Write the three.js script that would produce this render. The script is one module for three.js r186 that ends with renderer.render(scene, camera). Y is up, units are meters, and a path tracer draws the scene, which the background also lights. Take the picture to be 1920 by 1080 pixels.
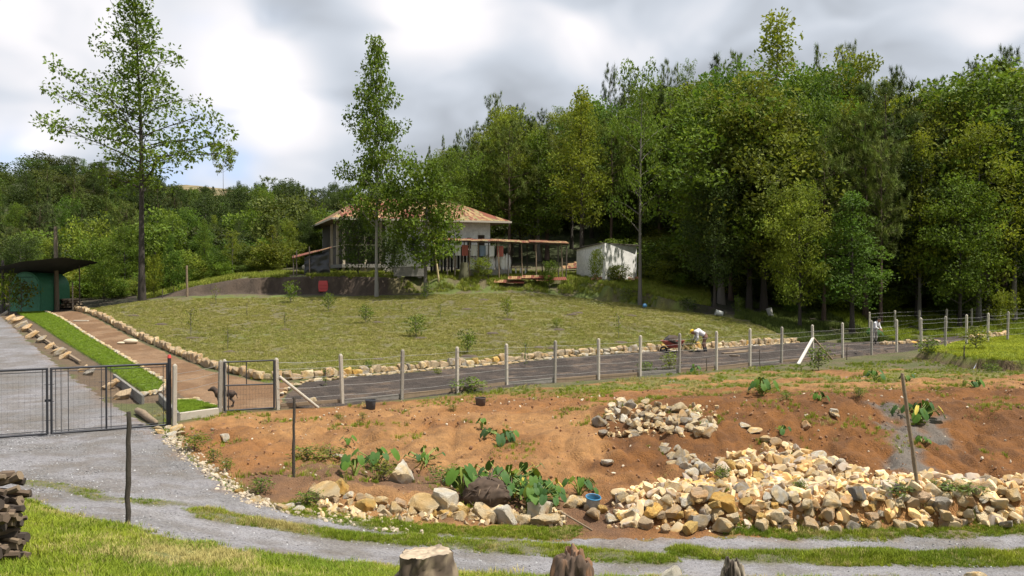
import * as THREE from 'three';
import { mergeGeometries, mergeVertices, toCreasedNormals } from 'three/addons/utils/BufferGeometryUtils.js';
import { RoundedBoxGeometry } from 'three/addons/geometries/RoundedBoxGeometry.js';

// ---------------------------------------------------------------- camera, sky, sun, exposure
const scene = new THREE.Scene();
const IW = 1920, IH = 1080, FOCAL = 1662, EYE = 4.2, PITCH = Math.atan(20 / FOCAL);
const camera = new THREE.PerspectiveCamera(2 * Math.atan(540 / FOCAL) * 180 / Math.PI, 16 / 9, 0.1, 1500);
camera.position.set(0, EYE, 0);
camera.rotation.x = -PITCH;
const renderer = new THREE.WebGLRenderer({ antialias: true });
renderer.toneMapping = THREE.LinearToneMapping;
renderer.toneMappingExposure = 1.48;
renderer.shadowMap.enabled = true;

const SUN_DIR = new THREE.Vector3(0.42, 0.88, 0.12).normalize();
const sun = new THREE.DirectionalLight(new THREE.Color(1.0, 0.95, 0.86), 5.0);
sun.name = 'sun';
sun.position.copy(SUN_DIR).multiplyScalar(200);
sun.target.position.set(0, 0, -40);
sun.position.add(sun.target.position);
sun.shadow.radius = 1;
sun.shadow.mapSize.set(4096, 4096);
Object.assign(sun.shadow.camera, { left: -110, right: 110, top: 110, bottom: -110, near: 1, far: 500 });
scene.add(sun, sun.target);

// ---------------------------------------------------------------- numbers
function rng(seed) {
  let a = seed >>> 0;
  return () => { a = (a + 0x6D2B79F5) | 0; let t = Math.imul(a ^ (a >>> 15), 1 | a); t = (t + Math.imul(t ^ (t >>> 7), 61 | t)) ^ t; return ((t ^ (t >>> 14)) >>> 0) / 4294967296; };
}
const clamp = (v, a, b) => Math.min(b, Math.max(a, v));
const lerp = (a, b, t) => a + (b - a) * t;
const sstep = (a, b, v) => { const t = clamp((v - a) / (b - a), 0, 1); return t * t * (3 - 2 * t); };
const NT = new Float32Array(65536); { const r = rng(7); for (let i = 0; i < 65536; i++) NT[i] = r(); }
function vnoise(x, y) {
  const xi = Math.floor(x), yi = Math.floor(y); let fx = x - xi, fy = y - yi;
  fx = fx * fx * (3 - 2 * fx); fy = fy * fy * (3 - 2 * fy);
  const a = xi & 255, b = (xi + 1) & 255, c = (yi & 255) << 8, d = ((yi + 1) & 255) << 8;
  const p = NT[a | c], q = NT[b | c], r = NT[a | d], s = NT[b | d];
  return p + (q - p) * fx + (r - p + (p - q - r + s) * fx) * fy;
}
function fbm(x, y, o = 4) { let s = 0, a = 0.5, n = 0; for (let i = 0; i < o; i++) { s += a * vnoise(x, y); n += a; a *= 0.5; x = x * 2.03 + 17.3; y = y * 2.03 + 9.1; } return s / n; }
function vnoise3(x, y, z) { return (vnoise(x + z * 0.71, y - z * 0.37) + vnoise(y + 31.7, z + x * 0.43) + vnoise(z + 57.1, x - y * 0.29)) / 3; }
const mixc = (a, b, t) => [a[0] + (b[0] - a[0]) * t, a[1] + (b[1] - a[1]) * t, a[2] + (b[2] - a[2]) * t];

// ---------------------------------------------------------------- sky: broken cloud over pale blue
{
  const W = 1536, Hh = 768, px = new Float32Array(W * Hh * 4);
  const dirOf = (x, y) => { const u = (x - 960) / FOCAL, v = (520 - y) / FOCAL, l = Math.hypot(u, v, 1); return [u / l, v / l, -1 / l]; };
  // cloud masses: direction, radius, brightness change
  const lobes = [[60, 20, .09, .30], [200, 40, .07, .25], [500, 70, .1, .26], [450, 150, .07, .35], [540, 215, .06, .45], [820, 30, .075, .5], [740, 60, .05, .25], [1090, 70, .06, .22], [1880, 40, .07, .4], [620, 120, .05, -.18], [760, 130, .06, -.16],
    [60, 150, .09, -.10], [1000, 190, .12, -.04], [830, 215, .06, -.10], [880, 290, .05, -.12], [300, 290, .05, -.05], [1300, 30, .12, -.06], [1600, 60, .1, -.02], [90, 240, .05, .16], [60, 300, .04, .2]].map(([x, y, r, a]) => [...dirOf(x, y), r, a]);
  const gaps = [[15, 300, .035], [375, 300, .045], [330, 340, .04], [440, 310, .03]].map(([x, y, r]) => [...dirOf(x, y), r]);
  for (let j = 0; j < Hh; j++) {
    const el = ((j + 0.5) / Hh - 0.5) * Math.PI, y = Math.sin(el), c = Math.cos(el);
    for (let i = 0; i < W; i++) {
      const az = ((i + 0.5) / W - 0.5) * 2 * Math.PI, x = c * Math.cos(az), z = c * Math.sin(az);
      let col;
      const yy = Math.max(y, 0.02), k = 1 / (yy + 0.28);
      const qx = x * k * 2.2, qz = z * k * 2.2;
      const wx = fbm(qx * 1.3 + 40, qz * 1.3 + 3, 3) - .5, wz = fbm(qx * 1.3 + 9, qz * 1.3 + 70, 3) - .5;
      const n = fbm(qx + wx * 1.6 + 11, qz + wz * 1.6 + 5, 5), m = fbm(qx * 2.3 + wx * 2 + 50, qz * 2.3 + wz * 2 + 33, 5);
      let b = 0.475 + (n - 0.5) * 0.42 + (m - .5) * .42;
      let gap = sstep(0.60, 0.78, fbm(qx * 0.8 + 90, qz * 0.8 + 21, 4)) * 0.75 * sstep(.15, .5, y);
      if (z < -.3 && y > -.1 && y < .6) for (const [lx, ly, lz, r, a] of lobes) { const dd = (x - lx) ** 2 + (y - ly) ** 2 + (z - lz) ** 2, e = Math.sqrt(dd) / r + (m - .5) * 1.5 + (n - .5) * .8; if (e < 2.2) b += (.5 + (m - .5) * .8) * a * Math.exp(-1.2 * Math.max(0, e) ** 2); }
      if (z < -.3 && y > -.1 && y < .6) for (const [lx, ly, lz, r] of gaps) { const e = Math.hypot(x - lx, y - ly, z - lz) / r + (m - .5) * 1.4; gap = Math.max(gap, .8 * Math.exp(-1.4 * Math.max(0, e) ** 2)); }
      b = clamp(b, 0.34, .74);
      const bright = sstep(.45, .7, b);
      const cloud = [b * lerp(.90, 1.0, bright), b * lerp(.97, .98, bright), b * lerp(1.08, 1.01, bright)];
      const blue = mixc([0.46, 0.58, 0.78], [0.2, 0.33, 0.62], clamp(y * 1.4, 0, 1));
      col = mixc(cloud, blue, gap);
      const o = (j * W + i) * 4; px[o] = col[0]; px[o + 1] = col[1]; px[o + 2] = col[2]; px[o + 3] = 1;
    }
  }
  const t = new THREE.DataTexture(px, W, Hh, THREE.RGBAFormat, THREE.FloatType);
  t.mapping = THREE.EquirectangularReflectionMapping; t.magFilter = t.minFilter = THREE.LinearFilter; t.needsUpdate = true;
  scene.background = t; scene.environment = t;
}

// ---------------------------------------------------------------- picture points
const CP_ = Math.cos(PITCH), SP_ = Math.sin(PITCH);
function rayDir(px, py) { const x = (px - 960) / FOCAL, y = -(py - 540) / FOCAL, yy = y * CP_ - SP_, zz = -CP_ - y * SP_; return [x / -zz, yy / -zz]; }   // per metre of depth
function at(px, py, d) { const [x, y] = rayDir(px, py); return new THREE.Vector3(x * d, EYE + y * d, -d); }

// ---------------------------------------------------------------- scene helpers
const used = new Map();
function numbered(n) { const k = used.get(n) || 0; used.set(n, k + 1); return k ? n + '_' + String(k).padStart(3, '0') : n; }
function tag(o, label, category, group, kind) { if (label) o.userData.label = label; if (category) o.userData.category = category; if (group) o.userData.group = group; if (kind) o.userData.kind = kind; return o; }
function thing(name, label, category, p = [0, 0, 0], turn = 0, group) {
  const o = new THREE.Group(); o.name = numbered(name); scene.add(o);
  if (p.isVector3) o.position.copy(p); else o.position.set(...p);
  o.rotation.y = turn; return tag(o, label, category, group);
}
function obj(name, geos, mat, parent = scene) {
  let list = Array.isArray(geos) ? geos : [geos];
  const allIdx = list.every(g => g.index); if (!allIdx) list = list.map(g => g.index ? g.toNonIndexed() : g);
  const g = list.length > 1 ? mergeGeometries(list) : list[0];
  const m = new THREE.Mesh(g, mat); m.name = parent === scene ? numbered(name) : name; parent.add(m); return m;
}
function copyOf(o, label, group) { const c = o.clone(); c.name = numbered(o.name.replace(/_\d{3}$/, '')); c.userData = { ...o.userData }; if (label) c.userData.label = label; if (group) c.userData.group = group; scene.add(c); return c; }
function struct(name, geo, mat, label) { const m = obj(name, geo, mat); m.userData.kind = 'structure'; if (label) m.userData.label = label; return m; }
const box = (w, h, d, x = 0, y = 0, z = 0, ry = 0, rx = 0, rz = 0) => { const g = new THREE.BoxGeometry(w, h, d); g.rotateX(rx); g.rotateZ(rz); g.rotateY(ry); g.translate(x, y, z); return g; };
const rbox = (w, h, d, r, x = 0, y = 0, z = 0, ry = 0) => { const g = new RoundedBoxGeometry(w, h, d, 2, r); g.rotateY(ry); g.translate(x, y, z); return g; };
function tubeAlong(pts, radii, seg = 6, cap = true) {   // pts: Vector3[], radii: number|number[]
  const n = pts.length, pos = [], idx = [], uv = []; let up = new THREE.Vector3(0.123, 0, 1), len = 0;
  const T = new THREE.Vector3(), A = new THREE.Vector3(), B = new THREE.Vector3();
  for (let i = 0; i < n; i++) {
    T.subVectors(pts[Math.min(n - 1, i + 1)], pts[Math.max(0, i - 1)]).normalize();
    if (Math.abs(T.dot(up)) > .95) up = new THREE.Vector3(1, .1, .2);
    A.crossVectors(T, up).normalize(); B.crossVectors(T, A).normalize();
    if (i) len += pts[i].distanceTo(pts[i - 1]);
    const r = Array.isArray(radii) ? radii[i] : radii;
    for (let k = 0; k <= seg; k++) { const a = k / seg * Math.PI * 2, c = Math.cos(a) * r, s = Math.sin(a) * r; pos.push(pts[i].x + A.x * c + B.x * s, pts[i].y + A.y * c + B.y * s, pts[i].z + A.z * c + B.z * s); uv.push(k / seg, len); }
  }
  for (let i = 0; i < n - 1; i++) for (let k = 0; k < seg; k++) { const a = i * (seg + 1) + k, b = a + 1, c = a + seg + 1, d = c + 1; idx.push(a, b, c, b, d, c); }
  if (cap) for (const i of [0, n - 1]) { const c = pos.length / 3; pos.push(pts[i].x, pts[i].y, pts[i].z); uv.push(.5, 0); for (let k = 0; k < seg; k++) { const a = i * (seg + 1) + k; i ? idx.push(c, a, a + 1) : idx.push(c, a + 1, a); } }
  const g = new THREE.BufferGeometry(); g.setAttribute('position', new THREE.Float32BufferAttribute(pos, 3)); g.setAttribute('uv', new THREE.Float32BufferAttribute(uv, 2)); g.setIndex(idx); g.computeVertexNormals(); return g;
}
const V = (x, y, z) => new THREE.Vector3(x, y, z);
const bar = (a, b, r, r2 = r, seg = 6) => tubeAlong([a, b], [r, r2], seg);
const C = (r, g, b) => new THREE.Color().setRGB(r, g, b);
const std = (c, rough = 0.9, o = {}) => new THREE.MeshStandardMaterial({ color: C(...c), roughness: rough, ...o });
function paint(g, fn) { const p = g.attributes.position, a = new Float32Array(p.count * 3); for (let i = 0; i < p.count; i++) { const c = fn(p.getX(i), p.getY(i), p.getZ(i)); a[i * 3] = c[0]; a[i * 3 + 1] = c[1]; a[i * 3 + 2] = c[2]; } g.setAttribute('color', new THREE.BufferAttribute(a, 3)); return g; }

// ---------------------------------------------------------------- tiling textures: grain of materials, mean near 0.8
function tile(size, fn, srgb = false) {
  const d = new Uint8Array(size * size * 4);
  for (let j = 0; j < size; j++) for (let i = 0; i < size; i++) { const c = fn(i, j), o = (j * size + i) * 4; for (let k = 0; k < 3; k++) d[o + k] = clamp((Array.isArray(c) ? c[k] : c) * 255, 0, 255); d[o + 3] = 255; }
  const t = new THREE.DataTexture(d, size, size, THREE.RGBAFormat); t.wrapS = t.wrapT = THREE.RepeatWrapping; t.magFilter = THREE.LinearFilter; t.minFilter = THREE.LinearFilter; if (srgb) t.colorSpace = THREE.SRGBColorSpace; t.needsUpdate = true; return t;
}
function rep(t, x, y = x) { const c = t.clone(); c.repeat.set(x, y); c.needsUpdate = true; return c; }
// noise that tiles: the lattice wraps at p cells
function tnoise(u, v, p, s = 0) { const x = u * p, y = v * p, xi = Math.floor(x), yi = Math.floor(y); let fx = x - xi, fy = y - yi; fx = fx * fx * (3 - 2 * fx); fy = fy * fy * (3 - 2 * fy); const h = (a, b) => NT[((((a % p) + p) % p) * 131 + (((b % p) + p) % p) * 7919 + s * 1237) & 65535]; return lerp(lerp(h(xi, yi), h(xi + 1, yi), fx), lerp(h(xi, yi + 1), h(xi + 1, yi + 1), fx), fy); }
const soilTile = tile(512, (i, j) => { const u = i / 512, v = j / 512; const n = .3 * tnoise(u, v, 16, 1) + .3 * tnoise(u, v, 64, 2) + .4 * tnoise(u, v, 200, 3); const peb = tnoise(u, v, 130, 5) > .94 ? .2 : 0; const k = .5 + n * .6 + peb; return [k, k * .99, k * .97]; });
const gravelTile = tile(1024, (i, j) => { const u = i / 1024, v = j / 1024; const a = tnoise(u, v, 250, 1), b = tnoise(u, v, 110, 2), c = tnoise(u, v, 40, 3); let k = .3 + .42 * a + .4 * b + .2 * c; if (a > .88) k += .22; if (b < .14) k -= .16; const w = tnoise(u, v, 120, 8); return [k * (.98 + .05 * w), k * .98, k * (1.02 - .04 * w)]; });
const bumpTile = tile(512, (i, j) => { const u = i / 512, v = j / 512; return .25 * tnoise(u, v, 16, 4) + .35 * tnoise(u, v, 48, 6) + .4 * tnoise(u, v, 128, 7); });
const woodTile = tile(256, (i, j) => { const u = i / 256, v = j / 256; const k = .55 + .3 * tnoise(u * 1, v, 8, 2) + .25 * tnoise(u, v, 64, 3) * (tnoise(u, v * .0 + .3, 64, 9)); return [k, k * .97, k * .93]; });
// ---------------------------------------------------------------- terrain height: a thin-plate surface through surveyed points
const survey = [];   // [X, depth, Y]
const spx = (px, d, y) => survey.push([(px - 960) / FOCAL * d, d, y]);
for (const p of [[-12, 2, 2.4], [0, 1, 2.6], [12, 2, 2.4], [-6, 7, 1.5], [0, 7, 1.3], [6, 7, 1.1], [12, 8, .9], [20, 10, .3]]) survey.push(p);
for (const p of [[0, 10, .83], [240, 11.5, .6], [60, 15.06, .35], [240, 13.85, .3], [420, 13.4, .1], [650, 13.6, -.25], [1000, 14.7, -.7], [1400, 15, -.85], [1900, 15.1, -.9], [800, 11, .2], [1080, 11.3, .1], [1380, 11.3, 0], [1830, 11.5, -.1],
  [330, 22.5, 0], [400, 19.85, -.1], [500, 17.8, -.3], [620, 17.55, -.5], [1000, 17.2, -.8], [1500, 17.65, -.9], [1920, 17.8, -.9], [2300, 17.8, -.9], [0, 23, 0], [-300, 23, .1], [0, 35, .42], [0, 50, 1.1], [-300, 45, 1],
  [900, 25.5, .05], [640, 24.9, 0], [1200, 27.4, .25], [1500, 26.5, .44], [1800, 27, .45], [2100, 27, .45], [900, 21.5, -.33], [620, 20, -.3], [1500, 20.5, -.49], [1800, 20.5, -.49], [2100, 20.5, -.5], [1200, 21, -.35], [450, 22, -.1],
  [415, 27.2, 0], [642, 29.1, 0], [951, 34.2, 0], [1275, 39.2, 0], [1526, 44.5, 0], [1730, 49, .02], [1853, 56, .25], [2000, 62, .4], [1850, 41, .5], [1700, 38, .3], [1990, 38, .55], [1500, 34, .15], [1200, 33, .05],
  [700, 33, .03], [1000, 42, .05], [1300, 48, .1], [1600, 52, .05], [1800, 60, .35], [560, 37, .38], [1000, 45.5, .42], [1230, 49.5, .42], [1500, 57, .4], [700, 68, 2.77], [1000, 68, 2.97], [300, 66, 2.6], [140, 65, 1.78], [1250, 66, 2.0], [1400, 61, 1.3], [800, 55, 1.55],
  [258, 49, 1.05], [513, 33.8, .3], [30, 65, 1.75], [-150, 65, 1.8], [760, 76, 3.5], [600, 76, 3.4], [1000, 76, 3.6], [1150, 75, 3.2], [400, 76, 3.2], [150, 80, 2.3], [-50, 80, 2.2],
  [1400, 70, 2.2], [1600, 66, 1.2], [1900, 66, 1.2], [1300, 80, 5], [1600, 80, 3.5], [1900, 80, 3.5], [1200, 90, 6], [1000, 95, 6.5], [1000, 130, 16], [1200, 115, 15], [1500, 110, 13], [1900, 110, 13], [1900, 150, 20], [1400, 150, 22], [2200, 110, 12], [2200, 70, 1.5],
  [0, 130, 5], [300, 130, 5], [600, 130, 7], [0, 200, 23], [150, 200, 27], [300, 210, 19], [600, 200, 14], [800, 170, 14], [-400, 150, 8], [-400, 220, 22], [0, 300, 26], [600, 300, 18], [1200, 300, 33], [1900, 300, 33], [370, 420, 47], [0, 420, 33], [700, 420, 28], [1400, 420, 36], [-300, 420, 30]]) spx(...p);
const TPS = (() => {
  const n = survey.length, N = n + 3, S = 1 / 20, M = Array.from({ length: N }, () => new Float64Array(N + 1));
  const phi = (dx, dy) => { const r2 = dx * dx + dy * dy; return r2 > 1e-12 ? 0.5 * r2 * Math.log(r2) : 0; };
  const P = survey.map(([x, d, y]) => [x * S, d * S, y]);
  for (let i = 0; i < n; i++) { for (let j = 0; j < n; j++) M[i][j] = phi(P[i][0] - P[j][0], P[i][1] - P[j][1]); M[i][i] += 1e-4; M[i][n] = M[n][i] = 1; M[i][n + 1] = M[n + 1][i] = P[i][0]; M[i][n + 2] = M[n + 2][i] = P[i][1]; M[i][N] = P[i][2]; }
  for (let c = 0; c < N; c++) {
    let p = c; for (let r = c + 1; r < N; r++) if (Math.abs(M[r][c]) > Math.abs(M[p][c])) p = r;
    [M[c], M[p]] = [M[p], M[c]];
    for (let r = 0; r < N; r++) if (r !== c) { const k = M[r][c] / M[c][c]; if (k) for (let q = c; q <= N; q++) M[r][q] -= k * M[c][q]; }
  }
  const w = M.map((r, i) => r[N] / r[i]);
  return (x, d) => { x *= S; d *= S; let s = w[n] + w[n + 1] * x + w[n + 2] * d; for (let i = 0; i < n; i++) s += w[i] * phi(x - P[i][0], d - P[i][1]); return s; };
})();
function table(rows, x) { if (x <= rows[0][0]) return rows[0][1]; for (let i = 1; i < rows.length; i++) if (x < rows[i][0]) return lerp(rows[i - 1][1], rows[i][1], (x - rows[i - 1][0]) / (rows[i][0] - rows[i - 1][0])); return rows[rows.length - 1][1]; }
let earthMask = null, yardStep = null;
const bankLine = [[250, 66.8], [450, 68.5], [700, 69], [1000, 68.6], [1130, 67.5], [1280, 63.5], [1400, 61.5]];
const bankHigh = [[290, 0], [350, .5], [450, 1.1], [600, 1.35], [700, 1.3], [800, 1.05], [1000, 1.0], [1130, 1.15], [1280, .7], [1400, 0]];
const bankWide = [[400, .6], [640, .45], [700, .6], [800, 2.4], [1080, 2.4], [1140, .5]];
const heapHigh = [[560, 0], [620, .18], [1040, .2], [1090, 0], [1130, 0], [1200, .3], [1350, .55], [1700, .55], [2100, .5]];
const heapFront = [[560, 18.3], [1060, 17.7], [1200, 17.45], [1920, 17.95]];
function H(x, d) {
  let y = TPS(x, d);
  const px = 960 + x / Math.max(d, 1) * FOCAL;
  if (d > 58 && px > 250 && px < 1420) { const w = fbm(x * .7, d * .7, 3) - .5; y += table(bankHigh, px) * sstep(0, table(bankWide, px), d - table(bankLine, px) + w * 2.2); }
  if (d > 16 && d < 24 && px > 540) { const f = table(heapFront, px); y += table(heapHigh, px) * sstep(f + .15, f + .6, d) * (1 - sstep(f + 1.0, f + 2.8, d)); }
  if (earthMask && d > 17.5 && d < 36 && x > -12) {
    const e = earthMask(x, d);
    if (e > 0) { const g = fbm(x * .42 + 2, d * .42, 3) - .5, rill = Math.abs(fbm(x * 1.1 + 60, d * .28, 3) - .5); y += e * (g * .62 * (1 - sstep(29, 33, d)) - Math.max(0, .07 - rill) * 2.2 * sstep(19, 21, d) * (1 - sstep(25, 27, d))); const w = d - 25.6 - (vnoise(x * .5, 3) - .5) * 1.6; y += e * .26 * Math.exp(-w * w * .7) * sstep(1100, 1300, px); }
  }
  if (yardStep && d > 25 && d < 62) y += .42 * sstep(0, .12, yardStep(x, d) + (vnoise(x * 2, d * 2) - .5) * .3);
  if (d > 60) y += (fbm(x * .05 + 3, d * .05, 3) - .5) * sstep(75, 130, d) * 5;
  return y;
}
function micro(x, d) {   // clods and lumps
  const e = earthMask ? earthMask(x, d) : 0;
  let m = (fbm(x * 1.1 + 5, d * 1.1, 3) - .5) * .10 + (vnoise(x * 5, d * 5) - .5) * .025;
  if (e > 0) m += e * ((fbm(x * 2.6, d * 2.6 + 8, 3) - .5) * .2 + (vnoise(x * 5.1, d * 5.3) - .5) * .07);
  return m * (d < 62 ? 1 : 1);
}

function G(px, py, dmin = 6, dmax = 400) {   // where the line of sight through a picture point meets the ground
  const [rx, ry] = rayDir(px, py); let a = dmin, b = 0;
  for (let d = dmin; d < dmax; d += d < 80 ? .3 : 1.5) { if (EYE + ry * d < H(rx * d, d)) { b = d; break; } a = d; }
  if (!b) b = a = dmax;
  for (let i = 0; i < 16; i++) { const m = (a + b) / 2; if (EYE + ry * m < H(rx * m, m)) b = m; else a = m; }
  return V(rx * b, H(rx * b, b), -b);
}
const onG = (x, z) => V(x, H(x, -z), z);
const line2 = pts => pts.map(([x, y]) => { const p = G(x, y); return [p.x, -p.z]; });
function inside(poly, x, y) { let c = false; for (let i = 0, j = poly.length - 1; i < poly.length; j = i++) { const [xi, yi] = poly[i], [xj, yj] = poly[j]; if ((yi > y) !== (yj > y) && x < (xj - xi) * (y - yi) / (yj - yi) + xi) c = !c; } return c; }
function segDist(line, x, y, closed) { let best = 1e9; const n = line.length; for (let i = 0; i < (closed ? n : n - 1); i++) { const [ax, ay] = line[i], [bx, by] = line[(i + 1) % n], vx = bx - ax, vy = by - ay, t = clamp(((x - ax) * vx + (y - ay) * vy) / (vx * vx + vy * vy + 1e-9), 0, 1), dd = (x - ax - vx * t) ** 2 + (y - ay - vy * t) ** 2; if (dd < best) best = dd; } return Math.sqrt(best); }
function field(poly) {   // signed distance, positive inside
  let x0 = 1e9, x1 = -1e9, y0 = 1e9, y1 = -1e9; for (const [x, y] of poly) { x0 = Math.min(x0, x); x1 = Math.max(x1, x); y0 = Math.min(y0, y); y1 = Math.max(y1, y); }
  const f = (x, y) => (x < x0 - 1.5 || x > x1 + 1.5 || y < y0 - 1.5 || y > y1 + 1.5) ? -2 : (inside(poly, x, y) ? 1 : -1) * segDist(poly, x, y, true);
  f.box = [x0, x1, y0, y1]; f.poly = poly; return f;
}
// ---------------------------------------------------------------- plan of the place
const roadF = field(line2([[-420, 575], [0, 590], [60, 640], [120, 690], [200, 745], [250, 778], [300, 808], [345, 842], [400, 885], [450, 925], [500, 947], [620, 972], [800, 998], [1060, 1010], [1300, 1006], [1560, 1003], [1920, 996], [2200, 994], [2350, 1105], [1700, 1090], [1300, 1085], [900, 1078], [700, 1062], [560, 1048], [420, 1032], [300, 1005], [200, 985], [120, 965], [60, 945], [-60, 915], [-420, 830]]));
const strip1 = line2([[385, 962], [460, 980], [600, 1000], [800, 1017], [1000, 1032], [1140, 1043], [1235, 1054]]);
const strip2 = line2([[1300, 1038], [1400, 1047], [1600, 1048], [1920, 1046], [2200, 1046]]);
const strip0 = line2([[60, 905], [140, 918], [200, 938], [320, 946]]);
const verge = line2([[560, 955], [700, 985], [900, 1000], [1060, 998]]);
const verge2 = line2([[1390, 996], [1560, 1003], [1750, 998], [1920, 994], [2150, 992]]);
const stripHalf = (x, d) => Math.max(.40 - segDist(strip1, x, d), .46 - segDist(strip2, x, d), .22 - segDist(strip0, x, d), .36 - segDist(verge, x, d), .3 - segDist(verge2, x, d));
const pathF = field(line2([[86, 586], [140, 583], [260, 637], [400, 696], [500, 718], [560, 716], [545, 735], [528, 765], [412, 772], [330, 742], [310, 722], [200, 653]]));
const lawnF = field(line2([[30, 588], [86, 586], [200, 653], [310, 722], [305, 738], [272, 742], [160, 668]]));
const lawn2F = field(line2([[332, 757], [365, 756], [408, 768], [408, 776], [335, 782]]));
const bedF = field(line2([[528, 742], [560, 722], [640, 712], [800, 697], [1000, 678], [1240, 661], [1500, 644], [1700, 640], [1860, 629], [1880, 634], [1700, 660], [1526, 678], [1275, 699], [1041, 718], [858, 738], [642, 762], [530, 768]]));
const meadowF = field(line2([[143, 581], [300, 562], [420, 560], [700, 556], [1000, 551], [1140, 553], [1260, 575], [1400, 603], [1500, 638], [1240, 658], [1000, 672], [800, 690], [640, 706], [540, 712], [490, 706], [390, 680], [260, 627]]));
const yardF = field(line2([[1720, 672], [1790, 655], [1920, 628], [2200, 615], [2200, 700], [1920, 697], [1820, 692]]));
const earthF = field(line2([[345, 842], [330, 800], [412, 776], [525, 772], [760, 752], [960, 733], [1200, 712], [1400, 695], [1640, 690], [1800, 700], [2200, 705], [2200, 990], [1560, 1000], [1060, 1005], [800, 992], [620, 965], [500, 940], [420, 895]]));
yardStep = yardF;
earthMask = (x, d) => d < 45 ? clamp(earthF(x, d) * 1.2, 0, 1) : 0;

// base colours (linear)
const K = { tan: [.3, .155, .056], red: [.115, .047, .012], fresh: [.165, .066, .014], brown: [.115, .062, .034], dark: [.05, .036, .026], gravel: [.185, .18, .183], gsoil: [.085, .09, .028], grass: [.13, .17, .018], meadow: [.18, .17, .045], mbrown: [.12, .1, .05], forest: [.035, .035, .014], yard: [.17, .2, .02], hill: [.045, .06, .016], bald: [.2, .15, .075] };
const freshP = field(line2([[1110, 800], [1200, 745], [1400, 735], [1700, 730], [2200, 735], [2200, 930], [1600, 900], [1300, 880], [1150, 900]]));
const greyP = line2([[1665, 765], [1700, 790], [1690, 850], [1720, 890]]), greyP2 = line2([[1740, 790], [1765, 830]]), browP = line2([[470, 930], [560, 900], [700, 900], [900, 930], [1050, 960]]);
function groundColor(x, d) {
  const n1 = fbm(x * .35 + 3, d * .35, 4), n2 = fbm(x * 1.4, d * 1.4 + 20, 4), n3 = vnoise(x * 6.3, d * 6.1);
  const px = 960 + x / Math.max(d, 1) * FOCAL;
  let c = mixc(K.gsoil, K.mbrown, sstep(.4, .7, n2));
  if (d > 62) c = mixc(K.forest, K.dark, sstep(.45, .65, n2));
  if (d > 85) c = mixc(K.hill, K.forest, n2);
  if (d > 330) c = mixc(K.bald, K.hill, sstep(.55, .75, n2));
  // open ground round the house, grassy with bare soil
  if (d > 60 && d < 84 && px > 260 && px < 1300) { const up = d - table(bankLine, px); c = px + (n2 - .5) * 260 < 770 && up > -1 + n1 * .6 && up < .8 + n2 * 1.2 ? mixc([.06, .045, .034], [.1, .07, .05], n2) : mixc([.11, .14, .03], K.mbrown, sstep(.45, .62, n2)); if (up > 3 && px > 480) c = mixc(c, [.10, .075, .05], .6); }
  if (d < 24 && earthF(x, d) < 0) c = mixc([.10, .12, .022], [.15, .14, .05], sstep(.45, .7, n2));
  const e = d < 46 ? earthF(x, d) : -2;
  if (e > -.6) {
    const fr = clamp(freshP(x, d) * .9 + .5 + (n2 - .5) * 1.6, 0, 1);
    let q = mixc(mixc(K.tan, [.225, .1, .03], sstep(.4, .65, n1)), K.fresh, fr);
    q = mixc(q, K.red, sstep(.45, .66, n2) * (.35 + .5 * fr));
    const bd = segDist(browP, x, d); q = mixc(q, K.brown, clamp((1.6 - bd + (n2 - .5) * 2.2) * .8, 0, .8));
    q = mixc(q, [.13, .12, .105], clamp((.6 - Math.min(segDist(greyP, x, d), segDist(greyP2, x, d)) + (n2 - .5) * 1.6) * 2, 0, .85));
    if (d > 30) q = mixc(q, [.13, .14, .035], clamp(sstep(.44, .6, fbm(x * .8 + 40, d * .8, 3)) * sstep(30, 34, d), 0, .85));
    c = mixc(c, q, clamp(e * 3 + 1 + (n2 - .5) * 2.5, 0, 1));
  }
  const m = d > 30 && d < 72 ? meadowF(x, d) : -2;
  if (m > -.5) { const q = mixc(mixc(K.meadow, [.13, .155, .03], sstep(.45, .7, n1)), [.115, .1, .05], clamp(sstep(.42, .66, n2) * .7 + sstep(.45, .65, fbm(x * .22, d * .22 + 4, 3)) * .5, 0, .85)); c = mixc(c, q, clamp(m * 3 + 1, 0, 1)); }
  const yv = d > 25 && d < 70 ? yardF(x, d) : -2; if (yv > -.4) c = mixc(c, mixc(K.yard, [.12, .15, .03], n2), clamp(yv * 3 + .6 + (n2 - .5) * 2, 0, 1));
  const lf = d > 26 && d < 68 && x < -8 ? lawnF(x, d) : -2; if (lf > -1.6 && lf < .1) c = mixc(c, mixc([.15, .095, .055], [.09, .06, .04], n2), .9 * sstep(-1.6, -1.2, lf + (n2 - .5)));
  if (yv > -.35 && yv < .16) c = mixc(c, [.12, .075, .045], clamp(1.6 - Math.abs(yv + .08) * 7, 0, 1) * .9);
  const k = .82 + n3 * .22 + n1 * .15;
  return [c[0] * k, c[1] * k, c[2] * k];
}
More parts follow.
